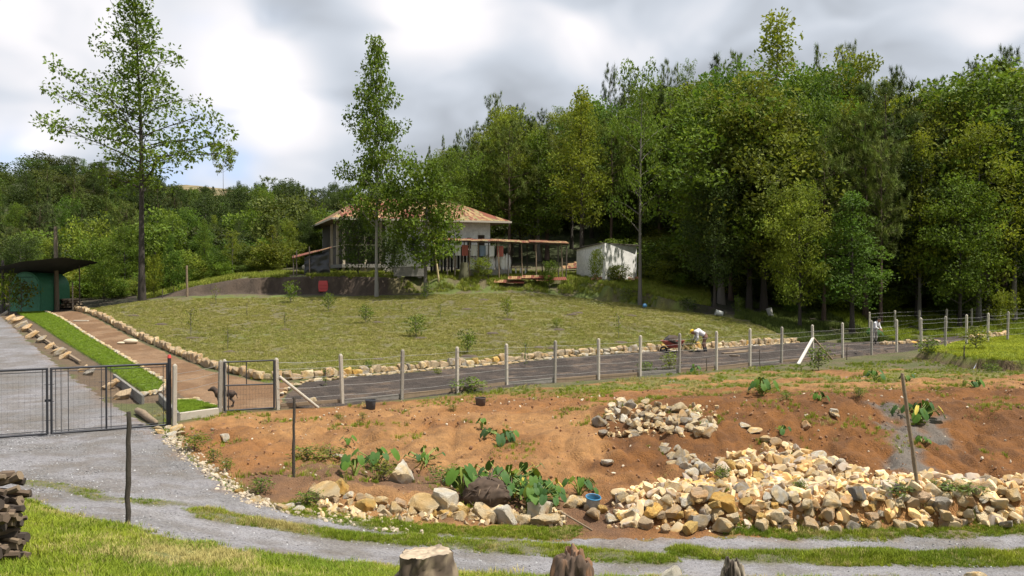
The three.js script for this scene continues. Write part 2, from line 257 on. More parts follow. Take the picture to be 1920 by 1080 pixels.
function sheet(x0, x1, d0, d1, cell, hf, cf, uvm, keep) {   // a draped grid; keep(x, d) cuts the outline
  const nx = Math.round((x1 - x0) / cell), nd = Math.round((d1 - d0) / cell), pos = [], col = [], uv = [], idx = [], id = new Int32Array((nx + 1) * (nd + 1)).fill(-1), ok = new Uint8Array((nx + 1) * (nd + 1));
  const X = i => x0 + (x1 - x0) * i / nx, D = j => d0 + (d1 - d0) * j / nd;
  for (let j = 0; j <= nd; j++) for (let i = 0; i <= nx; i++) ok[j * (nx + 1) + i] = keep ? (keep(X(i), D(j)) ? 1 : 0) : 1;
  const vert = (i, j) => { const k = j * (nx + 1) + i; if (id[k] < 0) { id[k] = pos.length / 3; const x = X(i), d = D(j), c = cf(x, d); pos.push(x, hf(x, d), -d); col.push(...c); uv.push(x / uvm, d / uvm); } return id[k]; };
  for (let j = 0; j < nd; j++) for (let i = 0; i < nx; i++) {
    const k = j * (nx + 1) + i, q = [[i, j, ok[k]], [i + 1, j, ok[k + 1]], [i + 1, j + 1, ok[k + nx + 2]], [i, j + 1, ok[k + nx + 1]]].filter(v => v[2]);
    if (q.length < 3) continue; const v = q.map(p => vert(p[0], p[1])); idx.push(v[0], v[1], v[2]); if (v.length === 4) idx.push(v[0], v[2], v[3]);
  }
  const g = new THREE.BufferGeometry(); g.setAttribute('position', new THREE.Float32BufferAttribute(pos, 3)); g.setAttribute('color', new THREE.Float32BufferAttribute(col, 3)); g.setAttribute('uv', new THREE.Float32BufferAttribute(uv, 2)); g.setIndex(idx); g.computeVertexNormals(); return g;
}
const gain = c => [c[0] * 1.22, c[1] * 1.22, c[2] * 1.22];   // the grain tile's mean is about 0.82
const groundMat = new THREE.MeshStandardMaterial({ vertexColors: true, map: rep(soilTile, 1), bumpMap: rep(bumpTile, 2.3), bumpScale: .05, roughness: 1 });
const farMat = new THREE.MeshStandardMaterial({ vertexColors: true, roughness: 1 });
const HM = (x, d) => H(x, d) + micro(x, d);
const sunk = (x, d) => -(Math.max(clamp(roadF(x, d) * .5, 0, .08), 0));
const NX0 = -20, NX1 = 30, ND1 = 36;
const gHeight = (x, d) => { let y = H(x, d); const r = Math.max(roadF(x, d), pathF(x, d), lawnF(x, d), lawn2F(x, d), bedF(x, d)); y += micro(x, d) * clamp(-r * 2, 0, 1); if (r > .3) y -= Math.min(.12, (r - .3) * .4); return y; };
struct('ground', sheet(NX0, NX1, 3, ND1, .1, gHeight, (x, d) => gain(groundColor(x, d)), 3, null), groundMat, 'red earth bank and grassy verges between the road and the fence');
{
  const gm = (x0, x1, d0, d1, c) => sheet(x0, x1, d0, d1, c, gHeight, (x, d) => gain(groundColor(x, d)), 3, null);
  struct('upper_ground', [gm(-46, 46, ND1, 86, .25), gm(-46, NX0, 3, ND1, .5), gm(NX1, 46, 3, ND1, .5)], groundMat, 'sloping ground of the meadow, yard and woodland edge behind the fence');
  const hm = (x0, x1, d0, d1, c) => sheet(x0, x1, d0, d1, c, (x, d) => H(x, d) - ((x > -47 && x < 47 && d < 86.5) ? .25 : 0), (x, d) => groundColor(x, d), 3, null);
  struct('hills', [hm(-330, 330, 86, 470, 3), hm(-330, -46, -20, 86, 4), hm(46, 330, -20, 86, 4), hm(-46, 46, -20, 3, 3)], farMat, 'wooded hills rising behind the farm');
}
// road, path, lawns and bed lie as sheets on the ground
{
  const edge = (x, d) => (vnoise(x * 3.1, d * 3.1) - .5) * .35 + (vnoise(x * 9, d * 9) - .5) * .16;
  const rh = (x, d) => H(x, d) + lerp(-.03, .016, clamp((roadF(x, d) + edge(x, d)) / .15, 0, 1)) + (fbm(x * .8, d * .8, 2) - .5) * .05 * clamp(roadF(x, d) * 2, 0, 1) + (vnoise(x * 4, d * 4) - .5) * .012 + Math.max(0, stripHalf(x, d)) * .10;
  const rc = (x, d) => { const n = fbm(x * .5 + 7, d * .5, 4), n2 = fbm(x * 2, d * 2, 3); let c = mixc(K.gravel, [.14, .135, .13], sstep(.4, .65, n)); c = mixc(c, [.12, .105, .09], sstep(.5, .66, n2) * .6);
    const ru = Math.min(segDist(strip1, x, d), segDist(strip2, x, d)), rut = Math.exp(-(((ru - 1.0) / .32) ** 2)); c = mixc(c, [.225, .222, .225], rut * .6 * sstep(.3, .6, n2 + .1)); c = mixc(c, [.11, .095, .075], clamp(sstep(.52, .7, fbm(x * 1.1 + 70, d * 1.1, 3)) * .5, 0, .5)); const s = stripHalf(x, d); c = mixc(c, [.10, .095, .045], clamp(s * 4 + .5 + (n2 - .5) * 2, 0, .9)); const e = roadF(x, d); c = mixc(c, [.20, .125, .075], clamp((.45 - e + (n2 - .5)) * (d > 17 ? .8 : .3), 0, .6)); return [c[0] * 1.3, c[1] * 1.3, c[2] * 1.3]; };
  const gm = new THREE.MeshStandardMaterial({ vertexColors: true, map: rep(gravelTile, 1), bumpMap: rep(bumpTile, 4), bumpScale: .02, roughness: .95 });
  const [rx0, rx1, rd0, rd1] = roadF.box;
  const far = sheet(-46, -8, 26, Math.min(rd1, 70), .22, rh, rc, 3, (x, d) => roadF(x, d) > edge(x, d) * .6);
  const near = sheet(-20, 30, 11, 26, .1, rh, rc, 3, (x, d) => roadF(x, d) + edge(x, d) > 0);
  struct('gravel_road', [far, near], gm, 'grey gravel track curving past the gate and along the rubble');
  const ph = (x, d) => H(x, d) + lerp(-.03, .02, clamp(pathF(x, d) / .2, 0, 1)) + (fbm(x * 1.5, d * 1.5, 2) - .5) * .05;
  struct('earth_path', sheet(pathF.box[0], pathF.box[1], pathF.box[2], pathF.box[3], .13, ph, (x, d) => { const n = fbm(x, d, 4); return gain(mixc([.17, .092, .042], [.23, .14, .075], sstep(.4, .65, n))); }, 3, (x, d) => pathF(x, d) > 0), groundMat, 'bare red-brown earth path between lawn strip and stone kerb');
  const lm = (x, d) => gain(mixc([.085, .13, .012], [.11, .15, .014], fbm(x * 2, d * 2, 3)));
  const lh = (x, d) => H(x, d) - .03 + .14 * sstep(0, .16, Math.max(lawnF(x, d), lawn2F(x, d)));
  for (const f of [lawnF, lawn2F]) struct('lawn', sheet(f.box[0], f.box[1], f.box[2], f.box[3], .1, lh, lm, 3, (x, d) => f(x, d) > 0), groundMat, f === lawnF ? 'long bright green turf strip beside the gravel road' : 'small green turf patch by the concrete edging');
  const fence = line2([[528, 768], [642, 762], [858, 738], [1041, 718], [1275, 699], [1526, 678], [1700, 660], [1880, 634]]);
  const bh = (x, d) => { const s = segDist(fence, x, d); return H(x, d) + lerp(-.06, .05, clamp(bedF(x, d) / .25, 0, 1)) + Math.sin(s * 6.283 / .55) * .085 * clamp(bedF(x, d) / .25, 0, 1) + (vnoise(x * 6, d * 6) - .5) * .03; };
  struct('planting_bed', sheet(bedF.box[0], bedF.box[1], bedF.box[2], bedF.box[3], .1, bh, (x, d) => { const n = fbm(x * 1.3, d * 1.3, 4), s = segDist(fence, x, d); return gain(mixc(mixc([.042, .033, .028], [.085, .066, .056], clamp(.35 + (n - .5) * 2, 0, 1)), [.12, .085, .06], sstep(.55, .7, n) * .6)); }, 3, (x, d) => bedF(x, d) > -.05), groundMat, 'dark furrowed planting bed behind the post fence');
}
// ---------------------------------------------------------------- trees
function leafBuffer() {
  const pos = [], col = [], A = new THREE.Vector3(), B = new THREE.Vector3(), N = new THREE.Vector3();
  return {
    pos, col,
    leaf(p, dir, nrm, len, wid, c) {   // a folded rhombus: base, two sides, tip
      A.copy(dir).multiplyScalar(len); B.crossVectors(dir, nrm).normalize().multiplyScalar(wid / 2); N.copy(nrm).multiplyScalar(wid * .18);
      const m = [p.x + A.x * .45, p.y + A.y * .45, p.z + A.z * .45];
      const L = [m[0] + B.x + N.x, m[1] + B.y + N.y, m[2] + B.z + N.z], R = [m[0] - B.x + N.x, m[1] - B.y + N.y, m[2] - B.z + N.z], T = [p.x + A.x, p.y + A.y, p.z + A.z];
      pos.push(p.x, p.y, p.z, ...L, ...T, p.x, p.y, p.z, ...T, ...R); for (let i = 0; i < 6; i++) col.push(c[0], c[1], c[2]);
    },
    needle(p, dir, side, len, wid, c) { A.copy(dir).multiplyScalar(len); B.copy(side).multiplyScalar(wid / 2); pos.push(p.x - B.x, p.y - B.y, p.z - B.z, p.x + B.x, p.y + B.y, p.z + B.z, p.x + A.x, p.y + A.y, p.z + A.z); for (let i = 0; i < 3; i++) col.push(c[0], c[1], c[2]); },
    geo() { const g = new THREE.BufferGeometry(); g.setAttribute('position', new THREE.Float32BufferAttribute(pos, 3)); g.setAttribute('color', new THREE.Float32BufferAttribute(col, 3)); g.computeVertexNormals(); return g; },
  };
}
const rdir = (r, up = 0) => { const z = r() * 2 - 1, a = r() * 6.2832, s = Math.sqrt(1 - z * z); return V(s * Math.cos(a), z + up, s * Math.sin(a)).normalize(); };
function barkGeo(list) { return list.length > 1 ? mergeGeometries(list) : list[0]; }
/* o: h height, seed, base (crown start 0..1), prof(t) crown radius in m, n branches, rise (branch slope), clusters per branch, cr cluster radius, leaves per cluster, ls leaf size, pine, sub */
function growTree(o) {
  const r = rng(o.seed), L = leafBuffer(), bark = [], h = o.h, rad = o.rad ?? h * .014;
  const lean = V((r() - .5) * (o.lean ?? .03), 0, (r() - .5) * (o.lean ?? .03)), wob = [r() * 9, r() * 9];
  const axis = t => V(lean.x * h * t * t + Math.sin(t * 7 + wob[0]) * h * .006 * t, h * t * (o.top ?? .97), lean.z * h * t * t + Math.cos(t * 6 + wob[1]) * h * .006 * t);
  const tp = [], tr = []; for (let i = 0; i <= 9; i++) { const t = i / 9; tp.push(axis(t)); tr.push(Math.max(rad * (i ? 1 - .93 * t : 1.35), .012)); }
  bark.push(tubeAlong(tp, tr, 7));
  const cluster = (p, out, R) => {
    const tone = .62 + r() * .72, hue = r();
    const n = Math.round(o.leaves * (.7 + r() * .6));
    if (o.pine) {
      for (let i = 0; i < n; i++) { const d = rdir(r, .35); d.addScaledVector(out, .5).normalize(); const sd = V(d.z, .2, -d.x).normalize(), k = tone * (.75 + r() * .5), q = p.clone().add(rdir(r).multiplyScalar(R * .35 * r())); L.needle(q, d, sd, R * (.7 + r() * .6), o.ls * (.7 + r() * .6), [k * (1 + hue * .25), k, k * .9]); }
    } else {
      for (let i = 0; i < n; i++) {
        const e = rdir(r), q = V(p.x + e.x * R, p.y + e.y * R * (o.flat ?? .65), p.z + e.z * R), d = rdir(r, -.15).addScaledVector(e, .8).normalize(), nn = rdir(r, 1.0), s = o.ls * (.65 + r() * .7), k = tone * (.86 + r() * .28), y = (hue * .7 + r() * .3);
        L.leaf(q, d, nn, s, s * (o.lw ?? .6), [k * (.82 + y * .36), k * (.94 + y * .12), k * (1.05 - y * .3)]);
      }
    }
  };
  let az = r() * 6;
  for (let i = 0; i < o.n; i++) {
    const t = o.base + (1 - o.base) * Math.pow((i + r() * .8) / o.n, o.pw ?? 1); if (t > .995) continue;
    az += 2.4 + (r() - .5) * 1.1;
    const len = o.prof((t - o.base) / (1 - o.base)) * (o.vary ? lerp(1 - o.vary, 1 + o.vary * .6, r()) : .75 + r() * .4); if (len < .15) { cluster(axis(t), V(0, 1, 0), o.cr * .8); continue; }
    const p0 = axis(t), out = V(Math.cos(az), 0, Math.sin(az)), rise = (o.rise ?? .4) + (r() - .5) * .35 - (o.droop ?? 0) * (1 - t);
    const kx = (r() - .5) * .5, ky = (r() - .5) * .4, kp = r() * 6;
    const pt = s => V(p0.x + out.x * len * s - out.z * len * kx * Math.sin(s * 3.2 + kp) * s, p0.y + rise * len * s + (o.curl ?? -.15) * len * s * s + ky * len * .35 * Math.sin(s * 5 + kp) * s, p0.z + out.z * len * s + out.x * len * kx * Math.sin(s * 3.2 + kp) * s);
    const br = Math.max(rad * .32 * (1 - t * .7) * Math.min(1, len / 3), .015);
    bark.push(tubeAlong([pt(0), pt(.2), pt(.4), pt(.6), pt(.8), pt(1)], [br, br * .85, br * .7, br * .5, br * .3, .008], 4, false));
    const nc = Math.max(1, Math.round(o.clusters * clamp(len / o.prof(.3), .3, 1.4)));
    for (let c = 0; c < nc; c++) {
      const s = lerp(o.inner ?? .3, 1.03, Math.pow((c + r()) / nc, .8)), q = pt(s), sd = (r() - .5) * 2 * len * (o.spread ?? .34) * (1.1 - .5 * s);
      q.x += -out.z * sd; q.z += out.x * sd; q.y += (r() - .35) * o.cr * 1.3;
      if (o.twigs || (Math.abs(sd) > .5 && r() < .6)) { const f = pt(s * .8); bark.push(tubeAlong([f, q], [br * .35 + .006, .006], 3, false)); }
      cluster(q, out, o.cr * (.65 + r() * .7));
    }
  }
  for (let i = 0; i < (o.bare ?? 0); i++) { const t = .75 + r() * .22, p = axis(t), a = r() * 6.28, l = 1.5 + r() * 2; bark.push(tubeAlong([p, V(p.x + Math.cos(a) * l * .5, p.y + l * .6, p.z + Math.sin(a) * l * .5), V(p.x + Math.cos(a) * l * .8, p.y + l * 1.3, p.z + Math.sin(a) * l * .8)], [.03, .02, .006], 3, false)); }
  return { trunk: barkGeo(bark), crown: L.geo(), h };
}
const barkMat = { dark: std([.06, .048, .038]), grey: std([.17, .15, .125]), pale: std([.3, .28, .24]), pine: std([.11, .072, .05]) };
for (const k in barkMat) { barkMat[k].bumpMap = rep(bumpTile, 3, 3); barkMat[k].bumpScale = .03; }
const leafMat = (c, tr = .52) => new THREE.MeshPhysicalMaterial({ color: C(...c), vertexColors: true, roughness: .8, transmission: tr, thickness: 0, side: THREE.DoubleSide, specularIntensity: .25 });
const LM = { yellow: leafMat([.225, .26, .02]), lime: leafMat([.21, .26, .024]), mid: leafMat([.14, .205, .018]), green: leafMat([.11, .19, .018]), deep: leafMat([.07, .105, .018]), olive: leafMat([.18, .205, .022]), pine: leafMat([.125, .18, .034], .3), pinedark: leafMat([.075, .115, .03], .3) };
const tintWord = { yellow: 'yellow-green', lime: 'light green', mid: 'mid-green', green: 'vivid green', deep: 'dark green', olive: 'olive', pine: 'green', pinedark: 'dark' }, formWord = { cone: 'pointed broadleaf tree', dense: 'rounded broadleaf tree', airy: 'thin-crowned broadleaf tree', pine: 'tuft-crowned pine', pinespire: 'spire-shaped pine', bush: 'bushy low tree' };
const cone = (R, p = 1) => t => R * Math.pow(1 - t, p) * (.55 + .45 * Math.min(1, t * 5));
const dome = (R, lo = .5) => t => R * Math.sqrt(Math.max(0, 1 - Math.pow(Math.abs(t - lo) / (t < lo ? lo + .12 : 1 - lo), 2.2)));
const PROTO = {
  cone: [1, 2, 3].map(s => growTree({ h: 20, seed: 10 + s, base: .2, prof: cone(4.6, .85), n: 46, clusters: 6, cr: .85, leaves: 44, ls: .31, rise: .5, vary: .5 })),
  dense: [1, 2, 3].map(s => growTree({ h: 16, seed: 20 + s, base: .16, prof: dome(4.2, .35), n: 46, clusters: 7, cr: .9, leaves: 50, ls: .29, rise: .55, vary: .45 })),
  airy: [1, 2].map(s => growTree({ h: 20, seed: 30 + s, base: .3, prof: dome(4.2, .4), n: 28, clusters: 6, cr: .78, leaves: 40, ls: .3, rise: .6, vary: .6, spread: .42 })),
  pine: [1, 2, 3].map(s => growTree({ h: 20, seed: 40 + s, base: .34, prof: dome(3.7, .32), n: 48, clusters: 8, cr: .7, leaves: 36, ls: .075, rise: .3, curl: .2, pine: true, vary: .45, inner: .35 })),
  pinespire: [1, 2].map(s => growTree({ h: 18, seed: 50 + s, base: .16, prof: cone(3.4, .8), n: 60, clusters: 6, cr: .62, leaves: 34, ls: .075, rise: .35, curl: .2, pine: true, vary: .35 })),
  bush: [1, 2, 3].map(s => growTree({ h: 4, seed: 60 + s, base: .08, prof: dome(1.9, .4), n: 28, clusters: 6, cr: .4, leaves: 20, ls: .22, rise: .6, rad: .05, vary: .35 })),
};
const treeKinds = {};
function plantTree(kind, proto, px, topPy, d, wPx, mat, bark, label, category, group, turn, name, basePy) {
  const P = proto.trunk ? proto : PROTO[proto][kind % PROTO[proto].length];
  const x = (px - 960) / FOCAL * d, g = basePy ? at(px, basePy, d).y : H(x, d), top = at(px, topPy, d).y, h = Math.max(top - g, 1), s = h / P.h;
  const cb = P.box || (P.box = (() => { P.crown.computeBoundingBox(); const b = P.crown.boundingBox; return Math.max(b.max.x - b.min.x, b.max.z - b.min.z); })());
  const w = wPx ? clamp(wPx / FOCAL * d / (cb * .88), s * .45, s * 2) : s * .95;
  const t = thing(name, label, category, [x, g - .1, -d], turn, group);
  t.scale.set(w, s, w);
  obj('trunk', P.trunk, bark, t); obj('crown', P.crown, mat, t);
  return t;
}
const skyR = [[600, 345], [700, 330], [780, 292], [840, 252], [900, 222], [950, 195], [1000, 205], [1040, 195], [1150, 165], [1250, 145], [1350, 118], [1420, 108], [1520, 105], [1600, 120], [1700, 150], [1760, 165], [1820, 135], [1920, 105], [2300, 100]];
const skyL = [[-200, 380], [0, 335], [60, 305], [150, 283], [230, 295], [300, 325], [340, 340], [420, 335], [480, 322], [560, 330], [640, 345], [760, 320]];
{
  // three trees that stand free on the slope before the house
  const t1 = growTree({ h: 26, seed: 101, base: .33, prof: t => 6.8 * Math.pow(1 - t, 1.15) * (.5 + .5 * Math.min(1, t * 6)) + .5, n: 84, clusters: 9, cr: .5, leaves: 22, ls: .29, rise: .4, curl: -.1, vary: .75, rad: .25, bare: 12, twigs: true, spread: .5, inner: .2, flat: .8 });
  plantTree(0, t1, 266, -70, 66, 325, LM.mid, barkMat.dark, 'tall sparse broadleaf tree with airy crown at the meadow corner', 'tree', null, .4, 'tall_tree');
  const t2 = growTree({ h: 20, seed: 112, base: .27, prof: t => (t < .32 ? 3.7 - t * 2 : 3.0 * Math.pow((1 - t) / .68, .8)) + .15, n: 92, clusters: 7, cr: .56, leaves: 24, ls: .3, rise: .5, vary: .6, rad: .2, twigs: true, spread: .36, inner: .15 });
  plantTree(0, t2, 706, 62, 67, 175, LM.mid, barkMat.pale, 'slender pointed tree with pale trunk in front of the house', 'tree', null, 1, 'tall_tree');
  const t3 = growTree({ h: 9.6, seed: 121, base: .24, prof: dome(2.7, .3), n: 52, clusters: 8, cr: .5, leaves: 24, ls: .27, rise: .6, vary: .4, rad: .17, lean: .02 });
  plantTree(0, t3, 798, 305, 66.5, 150, LM.mid, barkMat.grey, 'bushy green tree with dark trunk in front of the house', 'tree', null, 2, 'bushy_tree');
  // the named front trees of the wood
  const front = [
    ['cone', 0, 1090, 160, 82, 115, 'yellow', 'dark', 'narrow tree with yellow-green top and dark trunk behind the white shed'],
    ['airy', 0, 1200, 108, 66, 135, 'mid', 'grey', 'tall thin tree with pale trunk beside the white shed'],
    ['cone', 1, 1452, 18, 84, 200, 'yellow', 'grey', 'tallest tree of the wood with ragged golden-green spire'],
    ['dense', 0, 1590, 105, 86, 190, 'yellow', 'grey', 'broad yellow-green tree next to the golden-green spire'],
    ['dense', 1, 1405, 150, 67, 260, 'olive', 'dark', 'big spreading olive-green tree at the shaded meadow corner'],
    ['dense', 2, 1500, 345, 60, 150, 'lime', 'dark', 'light green leafy tree behind the braced fence post'],
    ['cone', 2, 1598, 352, 59, 150, 'green', 'dark', 'dense vivid green tree at the edge of the wood behind the fence'],
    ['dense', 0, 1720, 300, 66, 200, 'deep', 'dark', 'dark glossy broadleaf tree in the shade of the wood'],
    ['pine', 0, 1880, 120, 72, 290, 'pine', 'pine', 'large soft pine beside the dark broadleaf trees'],
    ['airy', 1, 1300, 190, 84, 130, 'mid', 'dark', 'loose mid-green tree above the cut bank'],
    ['dense', 1, 960, 210, 92, 140, 'lime', 'grey', 'light green rounded tree behind the house roof'],
    ['cone', 1, 1010, 240, 86, 120, 'mid', 'grey', 'mid-green tree between the house and the yellow-topped tree'],
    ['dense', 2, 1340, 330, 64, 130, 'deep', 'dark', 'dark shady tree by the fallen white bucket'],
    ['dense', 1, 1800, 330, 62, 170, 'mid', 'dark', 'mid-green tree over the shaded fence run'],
    ['pinespire', 0, 1345, 92, 98, 90, 'pinedark', 'pine', 'dark spiky pine on the crest of the wood'],
  ];
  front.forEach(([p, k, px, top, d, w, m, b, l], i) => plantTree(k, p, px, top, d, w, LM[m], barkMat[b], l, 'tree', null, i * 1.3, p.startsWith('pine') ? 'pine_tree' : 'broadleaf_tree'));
  // skyline pines
  const r = rng(5);
  for (const [px, top, d, w, p] of [[928, 172, 128, 55, 'pine'], [968, 196, 130, 60, 'pine'], [1143, 122, 110, 50, 'pine'], [1250, 112, 112, 55, 'pine'], [1180, 150, 118, 60, 'pine'], [1530, 76, 112, 55, 'pinespire'], [1590, 76, 108, 50, 'pine'], [1622, 108, 112, 55, 'pine'], [1680, 122, 108, 70, 'pine'], [1748, 145, 110, 75, 'pine'], [1830, 112, 106, 80, 'pine'], [1893, 84, 104, 90, 'pine'], [1290, 112, 120, 60, 'airy'], [1380, 95, 118, 60, 'pine'], [832, 250, 150, 24, 'pinespire'], [806, 268, 155, 24, 'pinespire'], [860, 244, 150, 26, 'pine'], [780, 292, 155, 30, 'pinespire'], [885, 235, 145, 40, 'pine'], [1015, 205, 128, 50, 'pine'], [1050, 198, 125, 60, 'airy'], [1950, 70, 100, 100, 'pine']])
    plantTree(r() * 3 | 0, p, px, top, d, w, p === 'airy' ? LM.mid : r() < .5 ? LM.pinedark : LM.pine, barkMat.pine, p === 'airy' ? 'broadleaf tree standing on the skyline of the wood' : 'pine rising on the skyline of the wooded hill', 'tree', p === 'airy' ? 'broadleaf trees on the skyline' : 'pines on the skyline', r() * 6, p === 'airy' ? 'broadleaf_tree' : 'pine_tree');
  // the wood behind: trees one could count, filling the slope
  const fill = (n, px0, px1, d0, d1, sky, hmin, hmax, kinds, mats, lab, grp, gapOk, seed) => {
    const q = rng(seed), put = []; let tries = 0;
    while (put.length < n && tries++ < n * 30) {
      const d = Math.sqrt(lerp(d0 * d0, d1 * d1, q())), px = lerp(px0, px1, q()), x = (px - 960) / FOCAL * d, sp = lerp(2.6, 4.2, (d - d0) / (d1 - d0));
      if (put.some(p => Math.hypot(p[0] - x, p[1] - d) < sp)) continue; if (gapOk && !gapOk(px, d)) continue;
      const g = H(x, d), most = EYE + (520 - table(sky, px) - q() * 14) / FOCAL * d - g; let h = lerp(hmin, hmax, q()); if (h > most) h = most * (.8 + .2 * q()); if (h < 4.5) continue;
      put.push([x, d]); const k = kinds[q() * kinds.length | 0], isP = k.startsWith('pine'), top = 520 - (g + h - EYE) / d * FOCAL, set = isP ? mats.pine : mats.leaf, mk = set[q() * set.length | 0], sz = h > lerp(hmin, hmax, .66) ? 'tall' : h < lerp(hmin, hmax, .33) ? 'short' : 'medium-height', wv = q(), wk = wv < .3 ? .78 : wv > .7 ? 1.25 : 1, desc = sz + ' ' + (wk < 1 ? 'narrow ' : wk > 1 ? 'wide ' : '') + tintWord[mk] + ' ' + formWord[k];
      plantTree(q() * 3 | 0, k, px, top, d, 0, LM[mk], isP ? barkMat.pine : q() < .5 ? barkMat.dark : barkMat.grey, desc + ' ' + lab, 'tree', desc + 's ' + grp, q() * 6.28, isP ? 'pine_tree' : 'broadleaf_tree').scale.multiply(V(wk, 1, wk));
    }
  };
  fill(92, 1230, 2080, 63, 104, skyR, 12, 21, ['dense', 'cone', 'airy', 'dense', 'pine', 'cone'], { pine: ['pine', 'pinedark'], leaf: ['olive', 'mid', 'yellow', 'mid', 'deep', 'green'] }, 'in the dark wood beyond the fence', 'of the dark wood', (px, d) => !(px < 1500 && d < 66) && !(px < 1340 && d < 82) && H((px - 960) / FOCAL * d, d) < 99, 11);
  fill(70, 830, 1330, 84, 132, skyR, 10, 17, ['pine', 'pinespire', 'dense', 'cone', 'airy', 'pine'], { pine: ['pine', 'pinedark', 'pine'], leaf: ['mid', 'yellow', 'lime', 'olive', 'green'] }, 'on the slope behind the house', 'behind the house', null, 12);
  fill(165, -120, 760, 108, 225, skyL, 7, 12, ['pine', 'pinespire', 'dense', 'cone', 'pinespire', 'dense'], { pine: ['pinedark', 'pinedark', 'pine'], leaf: ['deep', 'mid', 'green', 'deep'] }, 'on the far wooded hill', 'of the far hill', null, 13);
  fill(46, -60, 640, 80, 106, [[-100, 430], [0, 425], [200, 400], [300, 380], [420, 390], [560, 400], [640, 380]], 4.5, 8, ['dense', 'cone', 'airy', 'bush', 'pinespire'], { pine: ['pine', 'pinedark'], leaf: ['lime', 'mid', 'green', 'deep', 'mid'] }, 'at the foot of the far hill', 'below the far hill', null, 14);
  // single shrubs and young trees that the photograph lets one pick out
  plantTree(0, 'pinespire', 512, 418, 78, 62, LM.lime, barkMat.grey, 'bright yellow-green young pine on the grassy rise', 'tree', null, 0, 'pine_tree');
  plantTree(1, 'airy', 436, 430, 77, 40, LM.yellow, barkMat.grey, 'thin reddish sapling tree beside the bright young pine', 'tree', null, 0, 'broadleaf_tree');
  plantTree(0, 'bush', 325, 474, 67.6, 44, LM.green, barkMat.dark, 'round bright green bush beside the tall sparse tree', 'bush', null, 0, 'bush');
  plantTree(1, 'bush', 288, 482, 68.5, 30, LM.yellow, barkMat.dark, 'yellowish bush at the foot of the tall sparse tree', 'bush', null, 0, 'bush');
  plantTree(2, 'bush', 195, 492, 70, 60, LM.mid, barkMat.dark, 'dark leafy bush beside the shade shelter', 'bush', null, 0, 'bush');
  plantTree(0, 'bush', 1882, 548, 57, 50, LM.yellow, barkMat.grey, 'yellow flowering shrub behind the end of the fence', 'bush', null, 0, 'bush');
  plantTree(1, 'bush', 1118, 470, 69.3, 30, LM.lime, barkMat.grey, 'young leafy tree growing against the white shed', 'tree', null, 0, 'broadleaf_tree');
  plantTree(2, 'bush', 905, 484, 70.5, 40, LM.lime, barkMat.grey, 'green bush in front of the lean-to', 'bush', null, 0, 'bush');
  plantTree(2, 'bush', 672, 402, 70.3, 80, LM.deep, barkMat.dark, 'dark leafy shrub against the veranda of the house', 'bush', null, 1, 'bush');
  plantTree(1, 'bush', 735, 440, 70.6, 70, LM.deep, barkMat.dark, 'dark low shrub between the two trees before the house', 'bush', null, 2, 'bush');
  plantTree(0, 'bush', 1030, 490, 69.6, 34, LM.mid, barkMat.grey, 'leafy bush at the end post of the lean-to', 'bush', null, 0, 'bush');
  // flat-topped tree on the far ridge
  const ac = growTree({ h: 18, seed: 131, base: .74, prof: t => 2 + 3.6 * Math.sqrt(t), n: 22, clusters: 6, cr: .6, leaves: 14, ls: .5, rise: .55, curl: -.2, vary: .3, flat: .35, rad: .2, inner: .6 });
  plantTree(0, ac, 420, 283, 240, 58, LM.olive, barkMat.grey, 'lone flat-topped tree on the far ridge', 'tree', null, 0, 'flat_topped_tree');
  // undergrowth nobody could count
  const under = (n, name, label, px0, px1, d0, d1, mat, s0, s1, seed, ok) => {
    const q = rng(seed), M = new THREE.InstancedMesh(PROTO.bush[seed % 3].crown, mat, n), o = new THREE.Object3D(), c = new THREE.Color(); let k = 0;
    for (let t = 0; t < n * 20 && k < n; t++) { const d = Math.sqrt(lerp(d0 * d0, d1 * d1, q())), px = lerp(px0, px1, q()), x = (px - 960) / FOCAL * d; if (ok && !ok(px, d)) continue; o.position.set(x, H(x, d) - .1, -d); o.rotation.y = q() * 6.3; const s = lerp(s0, s1, q() ** 1.5); o.scale.set(s * (1 + q() * .6), s * (.6 + q() * .6), s * (1 + q() * .6)); o.updateMatrix(); M.setMatrixAt(k, o.matrix); const b = .6 + q() * .7; M.setColorAt(k, c.setRGB(b * (.8 + q() * .6), b, b * (.7 + q() * .4))); k++; }
    M.count = k; M.name = name; scene.add(M); tag(M, label, 'undergrowth', null, 'stuff');
  };
  under(700, 'wood_undergrowth', 'low shrubs covering the floor of the dark wood', 1150, 2150, 66, 110, LM.mid, .3, .8, 21, (px, d) => px > 1450 ? d > 64 : d > 70);
  under(900, 'hill_undergrowth', 'shrubby undergrowth covering the far hillsides', -160, 1300, 88, 230, LM.deep, .7, 1.5, 22, null);
  under(260, 'slope_undergrowth', 'bright shrubby growth below the far hill', -80, 560, 72, 95, LM.mid, .25, .7, 23, (px, d) => !(px > 250 && px < 700 && d < 76));
}
